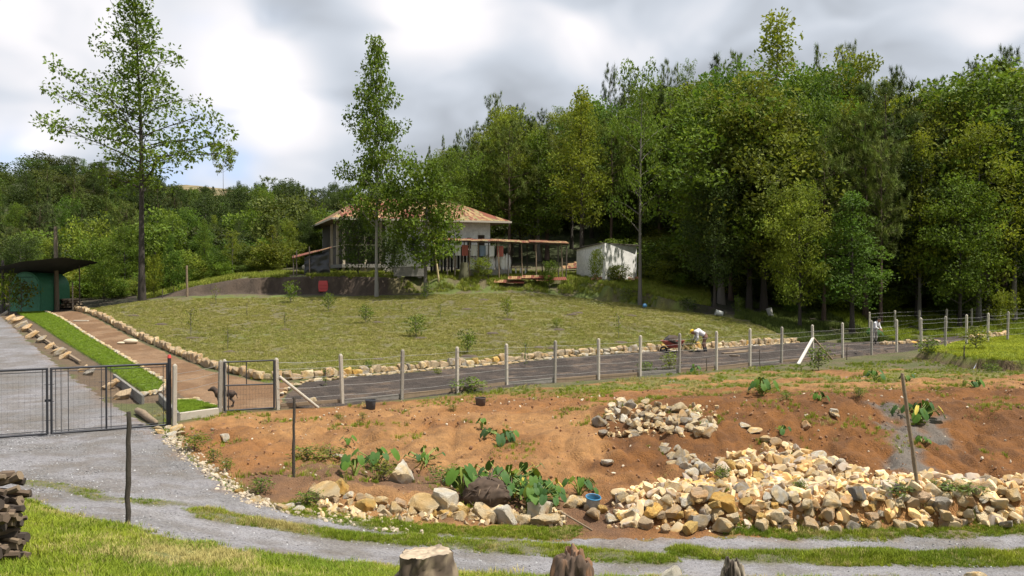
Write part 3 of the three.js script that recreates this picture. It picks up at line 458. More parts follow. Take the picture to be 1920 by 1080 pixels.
// ---------------------------------------------------------------- stones
function rockGeo(seed, sx, sy, sz, blocky) {
  const r = rng(seed); let g = new THREE.IcosahedronGeometry(1, 3); g.deleteAttribute('uv'); g.deleteAttribute('normal'); g = mergeVertices(g, 1e-4);
  const planes = []; for (let i = 0; i < (blocky ? 11 : 13); i++) planes.push([rdir(r), .5 + r() * .3]);
  if (blocky) for (const a of [V(1, 0, 0), V(-1, 0, 0), V(0, 1, 0), V(0, -1, 0), V(0, 0, 1), V(0, 0, -1)]) planes.push([a.clone().addScaledVector(rdir(r), .22).normalize(), .58 + r() * .12]);
  const p = g.attributes.position, v = V(0, 0, 0), uv = [];
  for (let i = 0; i < p.count; i++) {
    v.fromBufferAttribute(p, i); for (let k = 0; k < 2; k++) for (const [n, d] of planes) { const e = v.dot(n) - d; if (e > 0) v.addScaledVector(n, -e * .94); }
    const b = 1 + (vnoise3(v.x * 3 + seed, v.y * 3, v.z * 3) - .5) * .22 + (vnoise3(v.x * 8, v.y * 8 + seed, v.z * 8) - .5) * .16; v.multiplyScalar(b * 1.35);
    p.setXYZ(i, v.x * sx, v.y * sy, v.z * sz); uv.push(v.x + v.z * .6, v.y + v.z * .4);
  }
  g.setAttribute('uv', new THREE.Float32BufferAttribute(uv, 2));
  g = toCreasedNormals(g, .32);
  return paint(g, (x, y, z) => { const n = vnoise3(x * 2.2 + seed * 3, y * 2.2, z * 2.2), m = vnoise3(x * 7, y * 7 + seed, z * 7), o = sstep(.42, .66, n) * .8, k = .72 + m * .5; const t = .7 * sstep(.64, .8, vnoise3(x * 4 + 9, y * 4, z * 4 + seed)); return [k * (1 + o * .05) * (1 - t * .35), k * (1 - o * .16) * (1 - t * .38), k * (1 - o * .5) * (1 - t * .4)]; });
}
const ROCKS = [], BLOCKS = [];
{ const r = rng(77); for (let i = 0; i < 9; i++) ROCKS.push(rockGeo(200 + i, 1, .62 + r() * .25, .75 + r() * .2, false)); for (let i = 0; i < 7; i++) BLOCKS.push(rockGeo(240 + i, 1, .68 + r() * .2, .72 + r() * .2, true)); }
const stoneMat = c => new THREE.MeshStandardMaterial({ color: C(...c), vertexColors: true, roughness: .92, bumpMap: rep(bumpTile, .8, .8), bumpScale: .06 });
const SM = { cream: stoneMat([.84, .67, .42]), white: stoneMat([.86, .78, .64]), ochre: stoneMat([.8, .53, .17]), grey: stoneMat([.47, .415, .34]), slate: stoneMat([.25, .23, .205]), tan: stoneMat([.68, .5, .31]), pink: stoneMat([.76, .53, .33]), kerb: stoneMat([.6, .46, .29]) };
const rockWord = { cream: 'cream', white: 'whitish', ochre: 'yellow ochre', grey: 'grey', slate: 'dark slate-grey', tan: 'tan', pink: 'pinkish' };
const q4 = rng(404);
function rock(p, size, mat, label, group, o = {}) {   // p rests on the ground
  const set = o.block ? BLOCKS : ROCKS, m = new THREE.Mesh(set[q4() * set.length | 0], SM[mat]); m.name = numbered('rock');
  m.scale.set(size * (.85 + q4() * .35), size * (o.flat ?? (.8 + q4() * .4)), size * (.85 + q4() * .3)); m.rotation.set((q4() - .5) * (o.tilt ?? .7), o.turn ?? q4() * 6.28, (q4() - .5) * (o.tilt ?? .7));
  m.position.set(p.x, p.y + size * (o.lift ?? .42), p.z); scene.add(m); return tag(m, label, 'rock', group);
}
const pick = (r, list) => { let s = 0; for (const [, w] of list) s += w; let t = r() * s; for (const [k, w] of list) if ((t -= w) < 0) return k; return list[0][0]; };
{
  const r = rng(31), mixed = [['cream', 9], ['white', 4], ['ochre', 4], ['grey', 2], ['tan', 4], ['pink', 3]], greyish = [['grey', 2], ['white', 6], ['cream', 6], ['tan', 2]];
  const sizeWord = s => s > .27 ? 'large' : s > .19 ? 'middle-sized' : 'small';
  const scatter = (poly, n, s0, s1, minPx, mats, where, grp, o) => {
    const put = []; let x0 = 1e9, x1 = 0, y0 = 1e9, y1 = 0; for (const [x, y] of poly) { x0 = Math.min(x0, x); x1 = Math.max(x1, x); y0 = Math.min(y0, y); y1 = Math.max(y1, y); }
    for (let t = 0; t < n * 60 && put.length < n; t++) { const x = lerp(x0, x1, r()), y = lerp(y0, y1, r()); if (!inside(poly, x, y)) continue; if (put.some(p => Math.hypot((p[0] - x), (p[1] - y) * 1.5) < minPx)) continue; put.push([x, y]); }
    put.sort((a, b) => a[1] - b[1]);
    for (const [x, y] of put) { const m = pick(r, mats), s = lerp(s0, s1, Math.pow(r(), 1.6)), g = G(x, y); rock(g, s, m, `${sizeWord(s)} ${rockWord[m]} rock ${where}`, `${sizeWord(s)} ${rockWord[m]} rocks ${grp}`, o); }
  };
  // dry-stacked front of the long rubble bank: two courses of squarish blocks
  for (let row = 0; row < 3; row++) for (let x = 1190 + row * 50; x < 2010; x += 21 + r() * 28 + row * 4) {
    const g = G(x, 982 - 0 * row), s = .1 + r() * r() * .1, f = table(heapFront, x), P = at(x, 975, f + .2 + row * .14); P.y = H(P.x, -P.z - (.2)) ; P.y = H((x - 960) / FOCAL * (f - .1), f - .1) + row * .2; P.x = (x - 960) / FOCAL * (f + .12 + row * .16); P.z = -(f + .12 + row * .16); P.y += (r() - .5) * .08; P.z += (r() - .5) * .4;
    const m = pick(r, x < 1560 ? [['cream', 6], ['ochre', 3], ['tan', 3], ['grey', 1]] : [['cream', 6], ['grey', 3], ['slate', 1], ['white', 3], ['tan', 4], ['pink', 2]]);
    rock(P, s, m, `squarish ${rockWord[m]} block in the ${['lowest', 'second', 'third'][row]} course of the rubble bank`, `${rockWord[m]} blocks in course ${['one', 'two', 'three'][row]} of the rubble bank`, { block: true, tilt: .8, lift: .66, turn: r() * 6.28 });
  }
  scatter([[1150, 975], [1160, 935], [1200, 918], [1280, 905], [1300, 890], [1370, 880], [1420, 850], [1480, 842], [1560, 868], [1660, 895], [1760, 908], [2000, 912], [2000, 962], [1560, 965], [1330, 972]], 95, .09, .2, 20, mixed, 'piled on the rubble bank by the road', 'on the rubble bank', { lift: .5 });
  scatter([[1140, 772], [1180, 755], [1235, 757], [1290, 768], [1340, 805], [1330, 818], [1270, 818], [1200, 808], [1145, 788]], 44, .1, .18, 13, greyish, 'in the heap on the red earth bank', 'in the heap on the red bank', { lift: .6 });
  scatter([[1240, 832], [1290, 850], [1335, 880], [1300, 895], [1255, 875]], 16, .1, .18, 12, greyish, 'in the trickle of stones below the heap', 'trickling below the heap', {});
  scatter([[585, 920], [640, 915], [700, 940], [800, 945], [900, 960], [1060, 965], [1060, 985], [900, 978], [760, 968], [640, 948]], 36, .1, .2, 18, mixed, 'in the low row of stones along the verge', 'in the row along the verge', {});
  scatter([[1040, 940], [1100, 940], [1150, 960], [1150, 990], [1090, 960]], 6, .12, .2, 18, mixed, 'beside the blue bucket', 'beside the blue bucket', {});
  // single stones that stand out
  const one = (px, py, s, m, label, o) => rock(G(px, py), s, m, label, null, o);
  one(608, 938, .28, 'cream', 'biggest cream boulder at the head of the stone row', { lift: .55 });
  one(753, 905, .27, 'white', 'upright whitish boulder alone on the red slope', { lift: .75, flat: 1.2, tilt: .3 });
  one(797, 958, .28, 'cream', 'cream boulder in the stone row beside the whitish one', { lift: .5 });
  one(830, 952, .27, 'white', 'angular whitish boulder standing in the stone row', { block: true, lift: .6, flat: 1.1 });
  one(908, 976, .24, 'cream', 'squat cream boulder in front of the root ball', { block: true, lift: .55 });
  one(945, 978, .28, 'white', 'big whitish grey boulder in front of the root ball', { block: true, lift: .5 });
  one(1012, 965, .24, 'white', 'flat-topped pale block under the taro clump', { block: true, lift: .5 });
  one(1022, 980, .3, 'cream', 'low flat cream slab at the foot of the taro clump', { flat: .5, lift: .25 });
  one(1075, 950, .2, 'cream', 'cream stone close behind the blue bucket', {});
  one(1360, 955, .23, 'ochre', 'tall bright yellow boulder leaning on the rubble bank', { flat: 1.15, lift: .55 });
  one(1310, 940, .22, 'pink', 'big orange-pink boulder next to the bright yellow boulder', { lift: .55 });
  one(1310, 990, .26, 'grey', 'dark grey angular slab propped at the road edge', { block: true, lift: .4, tilt: 1.1 });
  one(1605, 940, .2, 'slate', 'dark blocky boulder on top of the rubble bank', { block: true, lift: .75 });
  one(1545, 998, .12, 'white', 'small white stone lying on the roadside grass', { flat: .5 });
  one(633, 860, .17, 'white', 'flat bright white slab on the red slope', { flat: .35, tilt: .3 });
  one(421, 828, .11, 'white', 'small upright whitish block on the bare slope', { block: true, flat: 1.3, lift: .9, tilt: .2 });
  one(1137, 872, .15, 'white', 'single pale stone on the bare red slope', {});
  one(1512, 802, .15, 'pink', 'lone pinkish stone on the red face', {}); one(1563, 775, .13, 'white', 'pair stone, upper, white on the red face', {}); one(1566, 781, .13, 'cream', 'pair stone, lower, cream on the red face', { flat: .5 });
  one(1397, 803, .17, 'white', 'flat whitish stone above the stony slope', { flat: .5 }); one(1412, 811, .16, 'cream', 'flat cream stone beside the whitish one on the stony slope', { flat: .5 }); one(1437, 828, .18, 'cream', 'cream stone at the top of the stony slope', { flat: .6 }); one(1455, 835, .18, 'tan', 'tan stone at the top of the stony slope', {});
  one(1125, 797, .2, 'grey', 'grey stone just below the stone heap', {}); one(1130, 815, .12, 'grey', 'small grey stone below the stone heap', {}); one(1190, 818, .2, 'grey', 'flat grey stone spilling from the heap', { flat: .5 });
  one(586, 760, .2, 'cream', 'cream block at the foot of the small gate post', { block: true, lift: .6 });
  one(1490, 1000, .1, 'cream', 'small cream stone at the edge of the track', {}); one(1832, 1092, .16, 'cream', 'pale stone between the stumps and the track', { lift: .5 });
  one(1258, 1088, .16, 'white', 'small whitish stone beside the split stump', {});
  scatter([[290, 805], [335, 800], [345, 830], [320, 828]], 9, .1, .19, 11, [['white', 4], ['cream', 4]], 'gathered at the foot of the gate post', 'at the foot of the gate post', { flat: .6 });
  scatter([[430, 910], [470, 938], [560, 950], [600, 965], [540, 962], [450, 932]], 8, .08, .16, 14, [['cream', 4], ['ochre', 1], ['white', 2]], 'along the gravel edge below the red slope', 'along the gravel edge', { flat: .6 });
  // small rubble and pebbles nobody could count
  const bits = (name, label, n, area, s0, s1, col, seed) => {
    const q = rng(seed), g = s1 > .07 ? BLOCKS[seed % 7] : new THREE.IcosahedronGeometry(1, 0), M = new THREE.InstancedMesh(g, new THREE.MeshStandardMaterial({ roughness: .95, vertexColors: s1 > .07 }), n), o = new THREE.Object3D(), c = new THREE.Color(); let k = 0;
    for (let t = 0; t < n * 12 && k < n; t++) { const p = area(q); if (!p) continue; const s = lerp(s0, s1, q() ** 3); o.position.set(p[0], H(p[0], p[1]) + s * .35, -p[1]); o.rotation.set(q() * 6, q() * 6, q() * 6); o.scale.set(s * (.7 + q() * .8), s * (.5 + q() * .5), s * (.7 + q() * .8)); o.updateMatrix(); M.setMatrixAt(k, o.matrix); const cc = col(q), b = .7 + q() * .6; M.setColorAt(k, c.setRGB(cc[0] * b, cc[1] * b, cc[2] * b)); k++; }
    M.count = k; M.name = name; scene.add(M); tag(M, label, 'rubble', null, 'stuff');
  };
  const polyArea = poly => { const f = field(line2(poly)); return q => { const x = lerp(f.box[0], f.box[1], q()), d = lerp(f.box[2], f.box[3], q()); return f(x, d) > 0 ? [x, d] : null; }; };
  bits('rubble', 'small broken limestone filling the gaps of the rubble bank', 2500, polyArea([[1130, 992], [1160, 930], [1290, 895], [1400, 850], [1480, 838], [1580, 870], [1700, 900], [2050, 905], [2050, 985], [1560, 990], [1330, 998]]), .03, .17, q => q() < .5 ? [.6, .47, .29] : q() < .5 ? [.55, .37, .17] : [.4, .33, .26], 41);
  bits('heap_rubble', 'broken stone between the rocks of the heap and stone row', 600, q => { const a = q() < .5 ? [lerp(590, 1060, q()), 0] : null; const p = a ? G(a[0], lerp(945, 975, q()) + (a[0] - 600) * .03) : G(lerp(1130, 1345, q()), lerp(760, 820, q())); return [p.x, -p.z]; }, .03, .11, q => q() < .6 ? [.52, .42, .27] : [.34, .27, .18], 42);
  bits('soil_clods', 'clods and pebbles strewn over the red earth bank', 4200, q => { const x = lerp(-12, 26, q()), d = lerp(18.5, 31, q()); return earthF(x, d) > .1 ? [x, d] : null; }, .008, .045, q => q() < .2 ? [.5, .42, .31] : q() < .6 ? [.27, .15, .08] : [.2, .1, .05], 43);
  bits('loose_gravel', 'loose gravel chips scattered over the grey track', 22000, q => { const x = lerp(-14, 18, q()), d = lerp(12, 25, q() ** .8); return roadF(x, d) > .05 && stripHalf(x, d) < .05 ? [x, d] : null; }, .008, .022, q => q() < .06 ? [.4, .4, .4] : [.2, .195, .195], 44);
  bits('road_edge_pebbles', 'pebbles washed along the edge of the gravel', 900, q => { const i = q() * 6 | 0, e = [[300, 810], [345, 845], [400, 888], [450, 928], [500, 950], [620, 975], [800, 1000]], t = q(), p = G(lerp(e[i][0], e[i + 1][0], t), lerp(e[i][1], e[i + 1][1], t)); return [p.x + (q() - .5) * .5, -p.z + (q() - .5) * .5]; }, .015, .06, q => [.4, .33, .24], 45);
}
// ---------------------------------------------------------------- kerbs: rows of single stones
function kerb(name, label, pts, len, high, deep, mats, lift = .0, seed = 1, gap = 1) {
  const r = rng(seed), w = line2(pts), t = thing(name, label, 'stone edging'); let run = 0;
  for (let i = 0; i < w.length - 1; i++) {
    const [ax, ad] = w[i], [bx, bd] = w[i + 1], L = Math.hypot(bx - ax, bd - ad), ang = Math.atan2(bd - ad, bx - ax);
    for (; run < L;) { const l = len * (.5 + r() * 1.0), k = (run + l / 2) / L, x = lerp(ax, bx, k) + (r() - .5) * deep * .3, d = lerp(ad, bd, k) + (r() - .5) * deep * .3, h = high * (.65 + r() * .6);
      const m = new THREE.Mesh(BLOCKS[r() * BLOCKS.length | 0], SM[pick(r, mats)]); m.name = 'stone'; m.scale.set(l * .56, h * .66, deep * .62); m.rotation.set((r() - .5) * .2, ang + (r() - .5) * .25, (r() - .5) * .25); m.position.set(x, H(x, d) + lift + h * .4, -d); t.add(m); run += l * gap; }
    run -= L;
  }
  return t;
}
const KM = [['kerb', 5], ['cream', 2], ['tan', 2], ['grey', 1], ['ochre', 1]];
kerb('stone_kerb', 'low wall of cream stones along the foot of the meadow', [[490, 712], [540, 713], [640, 707], [800, 691], [1000, 673], [1240, 658], [1380, 650], [1490, 642]], .36, .38, .3, KM, 0, 3);
kerb('stone_kerb', 'low stone kerb between the earth path and the meadow', [[140, 582], [260, 633], [390, 688], [480, 711]], .38, .36, .32, [['tan', 4], ['kerb', 3], ['cream', 1]], 0, 4);
kerb('stone_edging', 'line of small pale stones between turf strip and earth path', [[84, 586], [200, 653], [312, 722], [300, 738], [272, 743]], .3, .16, .2, [['white', 3], ['cream', 4]], .03, 5);
kerb('stone_edging', 'thin line of pale stones along the upper side of the planting bed', [[528, 744], [545, 728], [575, 719], [640, 712], [800, 697], [1000, 678], [1240, 661], [1500, 645]], .34, .12, .16, [['white', 2], ['cream', 3], ['tan', 2]], .04, 6, 1.15);
kerb('stone_edging', 'curved stone border round the small turf patch', [[334, 756], [366, 755], [410, 768]], .26, .14, .16, [['cream', 3], ['white', 2]], .03, 7);
kerb('stone_kerb', 'low stone kerb at the shaded end of the planting bed', [[1650, 650], [1740, 644], [1820, 637], [1890, 630]], .5, .34, .3, KM, 0, 8);
// ---------------------------------------------------------------- fence, gates, edging
const concrete = std([.47, .42, .34], .9, { bumpMap: rep(bumpTile, 4, 2), bumpScale: .01 });
const concreteB = std([.38, .345, .29], .95, { bumpMap: rep(bumpTile, 4, 2), bumpScale: .012, map: rep(soilTile, 1.3) });
const greyConcrete = std([.3, .28, .25], .95, { bumpMap: rep(bumpTile, 3, 3), bumpScale: .015, map: rep(soilTile, .6) });
const wireMat = std([.34, .33, .31], .55, { metalness: .5 }), ironMat = std([.035, .036, .042], .5, { metalness: .3 }), woodMat = std([.28, .21, .14], .9, { map: rep(woodTile, 1, 3) }), greyWood = std([.15, .125, .1], .95, { map: rep(woodTile, 2, 2), bumpMap: rep(bumpTile, 2, 2), bumpScale: .03 });
const postShape = (h, w = .11) => { const g = rbox(w, h + .35, w, .018, 0, (h - .35) / 2, 0); const cap = new THREE.SphereGeometry(w * .47, 8, 4, 0, 6.29, 0, 1.57); cap.translate(0, h - .006, 0); return [g.index ? g.toNonIndexed() : g, cap.toNonIndexed()]; };
const fencePosts = [[327, 685, 802], [412, 678, 776], [521, 673, 768], [642, 665, 760], [753, 657, 749], [857, 652, 737], [950, 646, 725], [1040, 640, 718], [1122, 636, 712], [1200, 630, 706], [1273, 626, 700], [1343, 622, 694], [1406, 617, 688], [1465, 614, 683], [1524, 610, 677], [1580, 606, 671], [1634, 602, 666], [1681, 600, 661], [1727, 597, 657], [1772, 594, 652], [1812, 591, 648], [1852, 588, 642], [1889, 585, 638], [1930, 582, 634], [1968, 579, 630]];
{
  const r = rng(51), t = thing('post_fence', 'pale concrete post and wire fence along the planting bed', 'fence'), P = [];
  fencePosts.forEach(([px, top, base], i) => { const p = G(px, base), h = clamp((base - top) / FOCAL * -p.z, 1.35, 1.85), m = obj('post', postShape(h), concrete, t); m.position.copy(p); m.rotation.set((r() - .5) * .05, r() * .3 + .6, (r() - .5) * .065); if (i % 3 === 1) m.material = concreteB; P.push([p, h]); });
  for (const hh of [.35, .68, 1.0, 1.28, 1.5]) {
    const g = []; for (let i = 0; i < P.length - 1; i++) { if (i === 1 || (i === 0 && hh < .9)) continue; const [a, ha] = P[i], [b, hb] = P[i + 1], A = V(a.x, a.y + Math.min(hh, ha - .06), a.z + .07), B = V(b.x, b.y + Math.min(hh, hb - .06), b.z + .07), M = A.clone().lerp(B, .5); M.y -= .015 + r() * .03; g.push(tubeAlong([A, M, B], .0045, 4, false)); for (let k = 0; k < 9; k++) { const q = A.clone().lerp(B, (k + .5) / 9); q.y -= .02; const s = box(.03, .006, .006, q.x, q.y, q.z, r() * 3, 0, r() * 3); g.push(s); } }
    obj('wire', g, wireMat, t);
  }
  const brace = (a, b, rr, name) => obj(name, [bar(at(...a), at(...b), rr, rr, 8)], concrete, t);
  const g2 = G(521, 768), g3 = G(1524, 677);
  { const e = G(597, 765), s = g2.clone(); s.y += 1.05; s.x += .05; obj('brace', bar(s, e, .05, .05, 8), concrete, t); }
  { const s = g3.clone(); s.y += 1.15; const e1 = G(1496, 684), e2 = G(1561, 675); obj('brace', bar(s, e1, .075, .085, 8), std([.5, .47, .41]), t); obj('brace', bar(s.clone().add(V(.04, 0, 0)), e2, .05, .055, 8), woodMat, t); }
  // board and footing under the wires
  const fr = []; for (let i = 2; i < 15; i++) { const a = P[i][0], b = P[i + 1][0], l = Math.hypot(b.x - a.x, b.z - a.z), an = Math.atan2(-(b.z - a.z), b.x - a.x); const m = obj('board', rbox(l - .14, .2, .05, .008), i % 3 ? woodMat : greyConcrete, t); m.position.set((a.x + b.x) / 2, Math.max(a.y, b.y) * .5 + Math.min(a.y, b.y) * .5 + .09, (a.z + b.z) / 2 - .06); m.rotation.y = an; m.rotation.z = (r() - .5) * .015; }
  // second, farther run of posts
  const t2 = thing('post_fence', 'farther concrete post fence at the edge of the wood', 'fence'), P2 = [];
  for (const [px, top, base] of [[1630, 586, 622], [1678, 583, 621], [1724, 582, 620], [1775, 580, 618], [1822, 579, 616], [1876, 579, 616], [1925, 577, 614]]) { const p = G(px, base), h = (base - top) / FOCAL * -p.z; const m = obj('post', postShape(h, .11), concrete, t2); m.position.copy(p); m.rotation.y = r(); P2.push([p, h]); }
  for (const k of [.5, .75, .94]) { const g = []; for (let i = 0; i < P2.length - 1; i++) g.push(tubeAlong([V(P2[i][0].x, P2[i][0].y + P2[i][1] * k, P2[i][0].z + .06), V(P2[i + 1][0].x, P2[i + 1][0].y + P2[i + 1][1] * k, P2[i + 1][0].z + .06)], .005, 4, false)); obj('wire', g, wireMat, t2); }
}
{ // drive gate of two leaves
  const hinge = G(318, 801), meet = G(92, 818), dir = V(meet.x - hinge.x, 0, meet.z - hinge.z).normalize(), L = Math.hypot(meet.x - hinge.x, meet.z - hinge.z) - .12, ang = Math.atan2(-dir.z, dir.x);
  const leaf = (p, label, flip) => {
    const t = thing('gate_leaf', label, 'gate', p, ang), R = .03, h = 1.72, s = flip ? 1 : 1, b = .07;
    const fr = [bar(V(0, b, 0), V(L, b, 0), R, R, 8), bar(V(0, b + h, 0), V(L, b + h, 0), R, R, 8), bar(V(0, b - .02, 0), V(0, b + h + .02, 0), R, R, 8), bar(V(L, b - .02, 0), V(L, b + h + .02, 0), R, R, 8)]; obj('frame', fr, ironMat, t);
    for (const u of [.54]) { obj('upright', bar(V(L * u, b, 0), V(L * u, b + h, 0), .026, .026, 8), ironMat, t); }
    for (const u of [.035, .5, .58, .86, .92, .965]) obj('rod', bar(V(L * u, b, .0), V(L * u, b + h, .0), .009, .009, 5), ironMat, t);
    for (const y of [.07, 1.64]) obj('rod', bar(V(0, b + y, 0), V(L, b + y, 0), .011, .011, 5), ironMat, t);
    for (const u of [0, .5, .58, 1]) for (const y of [.35, .85, 1.3]) obj('clip', bar(V(L * u - .07, b + y, 0), V(L * u + .07, b + y, 0), .008, .008, 5), ironMat, t);
    const lw = []; for (let k = 1; k < 22; k++) lw.push(bar(V(L * k / 22, b, 0), V(L * k / 22, b + h, 0), .0016, .0016, 3)); for (let k = 1; k < 10; k++) lw.push(bar(V(0, b + h * k / 10, 0), V(L, b + h * k / 10, 0), .0016, .0016, 3)); const me = obj('mesh_wires', lw, ironMat, t); me.userData.kind = 'stuff';
    return t;
  };
  const p1 = hinge.clone().addScaledVector(dir, .06), p2 = meet.clone().addScaledVector(dir, .04); const l1 = leaf(p1, 'black pipe gate leaf hinged on the red-capped post'), l2 = leaf(p2, 'black pipe gate leaf reaching across the gravel road'); l1.rotation.z = 0;
  obj('latch', box(.16, .05, .05, -.02, .95, .03), ironMat, l2);
  const gp = thing('gate_post', 'black steel gate post with red cap beside the concrete post', 'post', hinge); obj('pipe', (() => { const g = new THREE.CylinderGeometry(.048, .048, 2.1, 10); g.translate(0, .9, 0); return g; })(), ironMat, gp); obj('cap', (() => { const g = new THREE.CylinderGeometry(.04, .056, .09, 10); g.translate(0, 1.99, 0); return g; })(), std([.55, .06, .05], .6), gp);
  const far = G(92, 818).addScaledVector(dir, L + .35); far.y = H(far.x, -far.z);
  // small gate between two concrete posts
  const a = G(421, 775), b = G(514, 769), d2 = V(b.x - a.x, 0, b.z - a.z), L2 = d2.length(), t = thing('walk_gate', 'small black wire gate between two concrete posts', 'gate', a, Math.atan2(-d2.z, d2.x)), h = 1.5, q = .08, R = .024;
  obj('frame', [bar(V(0, q, 0), V(L2, q, 0), R, R, 8), bar(V(0, q + h, 0), V(L2, q + h, 0), R, R, 8), bar(V(0, q, 0), V(0, q + h, 0), R * 1.3, R * 1.3, 8), bar(V(L2, q, 0), V(L2, q + h, 0), R * 1.3, R * 1.3, 8)], ironMat, t);
  obj('rail', bar(V(0, q + h * .52, 0), V(L2, q + h * .5, 0), .022, .022, 8), ironMat, t);
  for (const u of [.08, .44]) obj('upright', bar(V(L2 * u, q + (u < .2 ? 0 : h * .52), 0), V(L2 * u, q + h, 0), .016, .016, 6), ironMat, t);
  const lw = []; for (let k = 1; k < 16; k++) lw.push(bar(V(L2 * k / 16, q, 0), V(L2 * k / 16, q + h * .52, 0), .0022, .0022, 3)); for (let k = 1; k < 5; k++) lw.push(bar(V(0, q + h * .104 * k, 0), V(L2, q + h * .104 * k, 0), .0022, .0022, 3)); obj('mesh_wires', lw, ironMat, t).userData.kind = 'stuff';
  const p3 = a.clone().addScaledVector(d2, -.02); p3.z -= .12; const gp3 = obj('concrete_post', postShape(1.62), concrete); gp3.position.copy(p3); tag(gp3, 'second concrete post close behind the walk gate hinge', 'post');
}
{ // edging of the turf strip beside the road
  const low = (a, b, h, w, name, label, cat, mat, lift = 0) => { const A = G(...a), B = G(...b), l = A.distanceTo(B), m = obj(name, rbox(l, h, w, Math.min(.02, w * .2)), mat); m.position.set((A.x + B.x) / 2, (A.y + B.y) / 2 + h / 2 - .04 + lift, (A.z + B.z) / 2); m.rotation.set(0, Math.atan2(-(B.z - A.z), B.x - A.x), Math.asin((B.y - A.y) / l), 'YZX'); return tag(m, label, cat); };
  low([49, 618], [104, 655], .1, .12, 'edging_board', 'upper grey timber edging beside the turf strip', 'board', woodMat, .12); low([106, 656], [150, 684], .1, .12, 'edging_board', 'lower grey timber edging beside the turf strip', 'board', woodMat, .12);
  low([214, 716], [268, 758], .34, .1, 'edging_slab', 'long concrete edging slab at the foot of the turf strip', 'slab', greyConcrete); low([300, 752], [334, 790], .3, .1, 'edging_slab', 'short concrete slab behind the gate post', 'slab', greyConcrete); low([336, 788], [409, 778], .26, .12, 'edging_slab', 'low concrete slab holding the small turf patch', 'slab', concrete);
  { const A = G(258, 776), B = G(292, 798); A.y += .1; B.y += .08; const pts = [0, .3, .6, 1].map(k => A.clone().lerp(B, k)); pts[1].y += .03; const m = obj('log', tubeAlong(pts, [.1, .11, .1, .08], 8), woodMat); tag(m, 'long peeled log lying at the edge of the road by the gate', 'log'); }
  // leaning boulders / log stubs shoring the bank
  const r = rng(52); [[8, 592], [20, 600], [30, 606], [40, 614], [48, 622], [60, 634], [76, 643], [94, 654], [106, 663], [113, 667], [121, 672], [156, 697], [168, 703], [208, 729], [232, 748]].forEach(([px, py], i) => {
    const p = G(px, py), s = .27 + r() * .12 + (i > 10 ? -.06 : 0), m = obj('bank_stone', (i % 2 ? BLOCKS : ROCKS)[r() * 7 | 0], SM[i % 3 ? 'tan' : 'grey']); m.scale.set(s * (.85 + r() * .35), s * .55, s * .55);
    m.position.set(p.x, p.y + s * .45, p.z); m.rotation.set(0, .75 + (r() - .5) * .5, .42 + r() * .2); tag(m, `long ${i % 3 ? 'tan' : 'grey'} stone leaning on the bank between road and turf strip`, 'stone', i % 3 ? 'tan stones shoring the road bank' : 'grey stones shoring the road bank');
  });
}
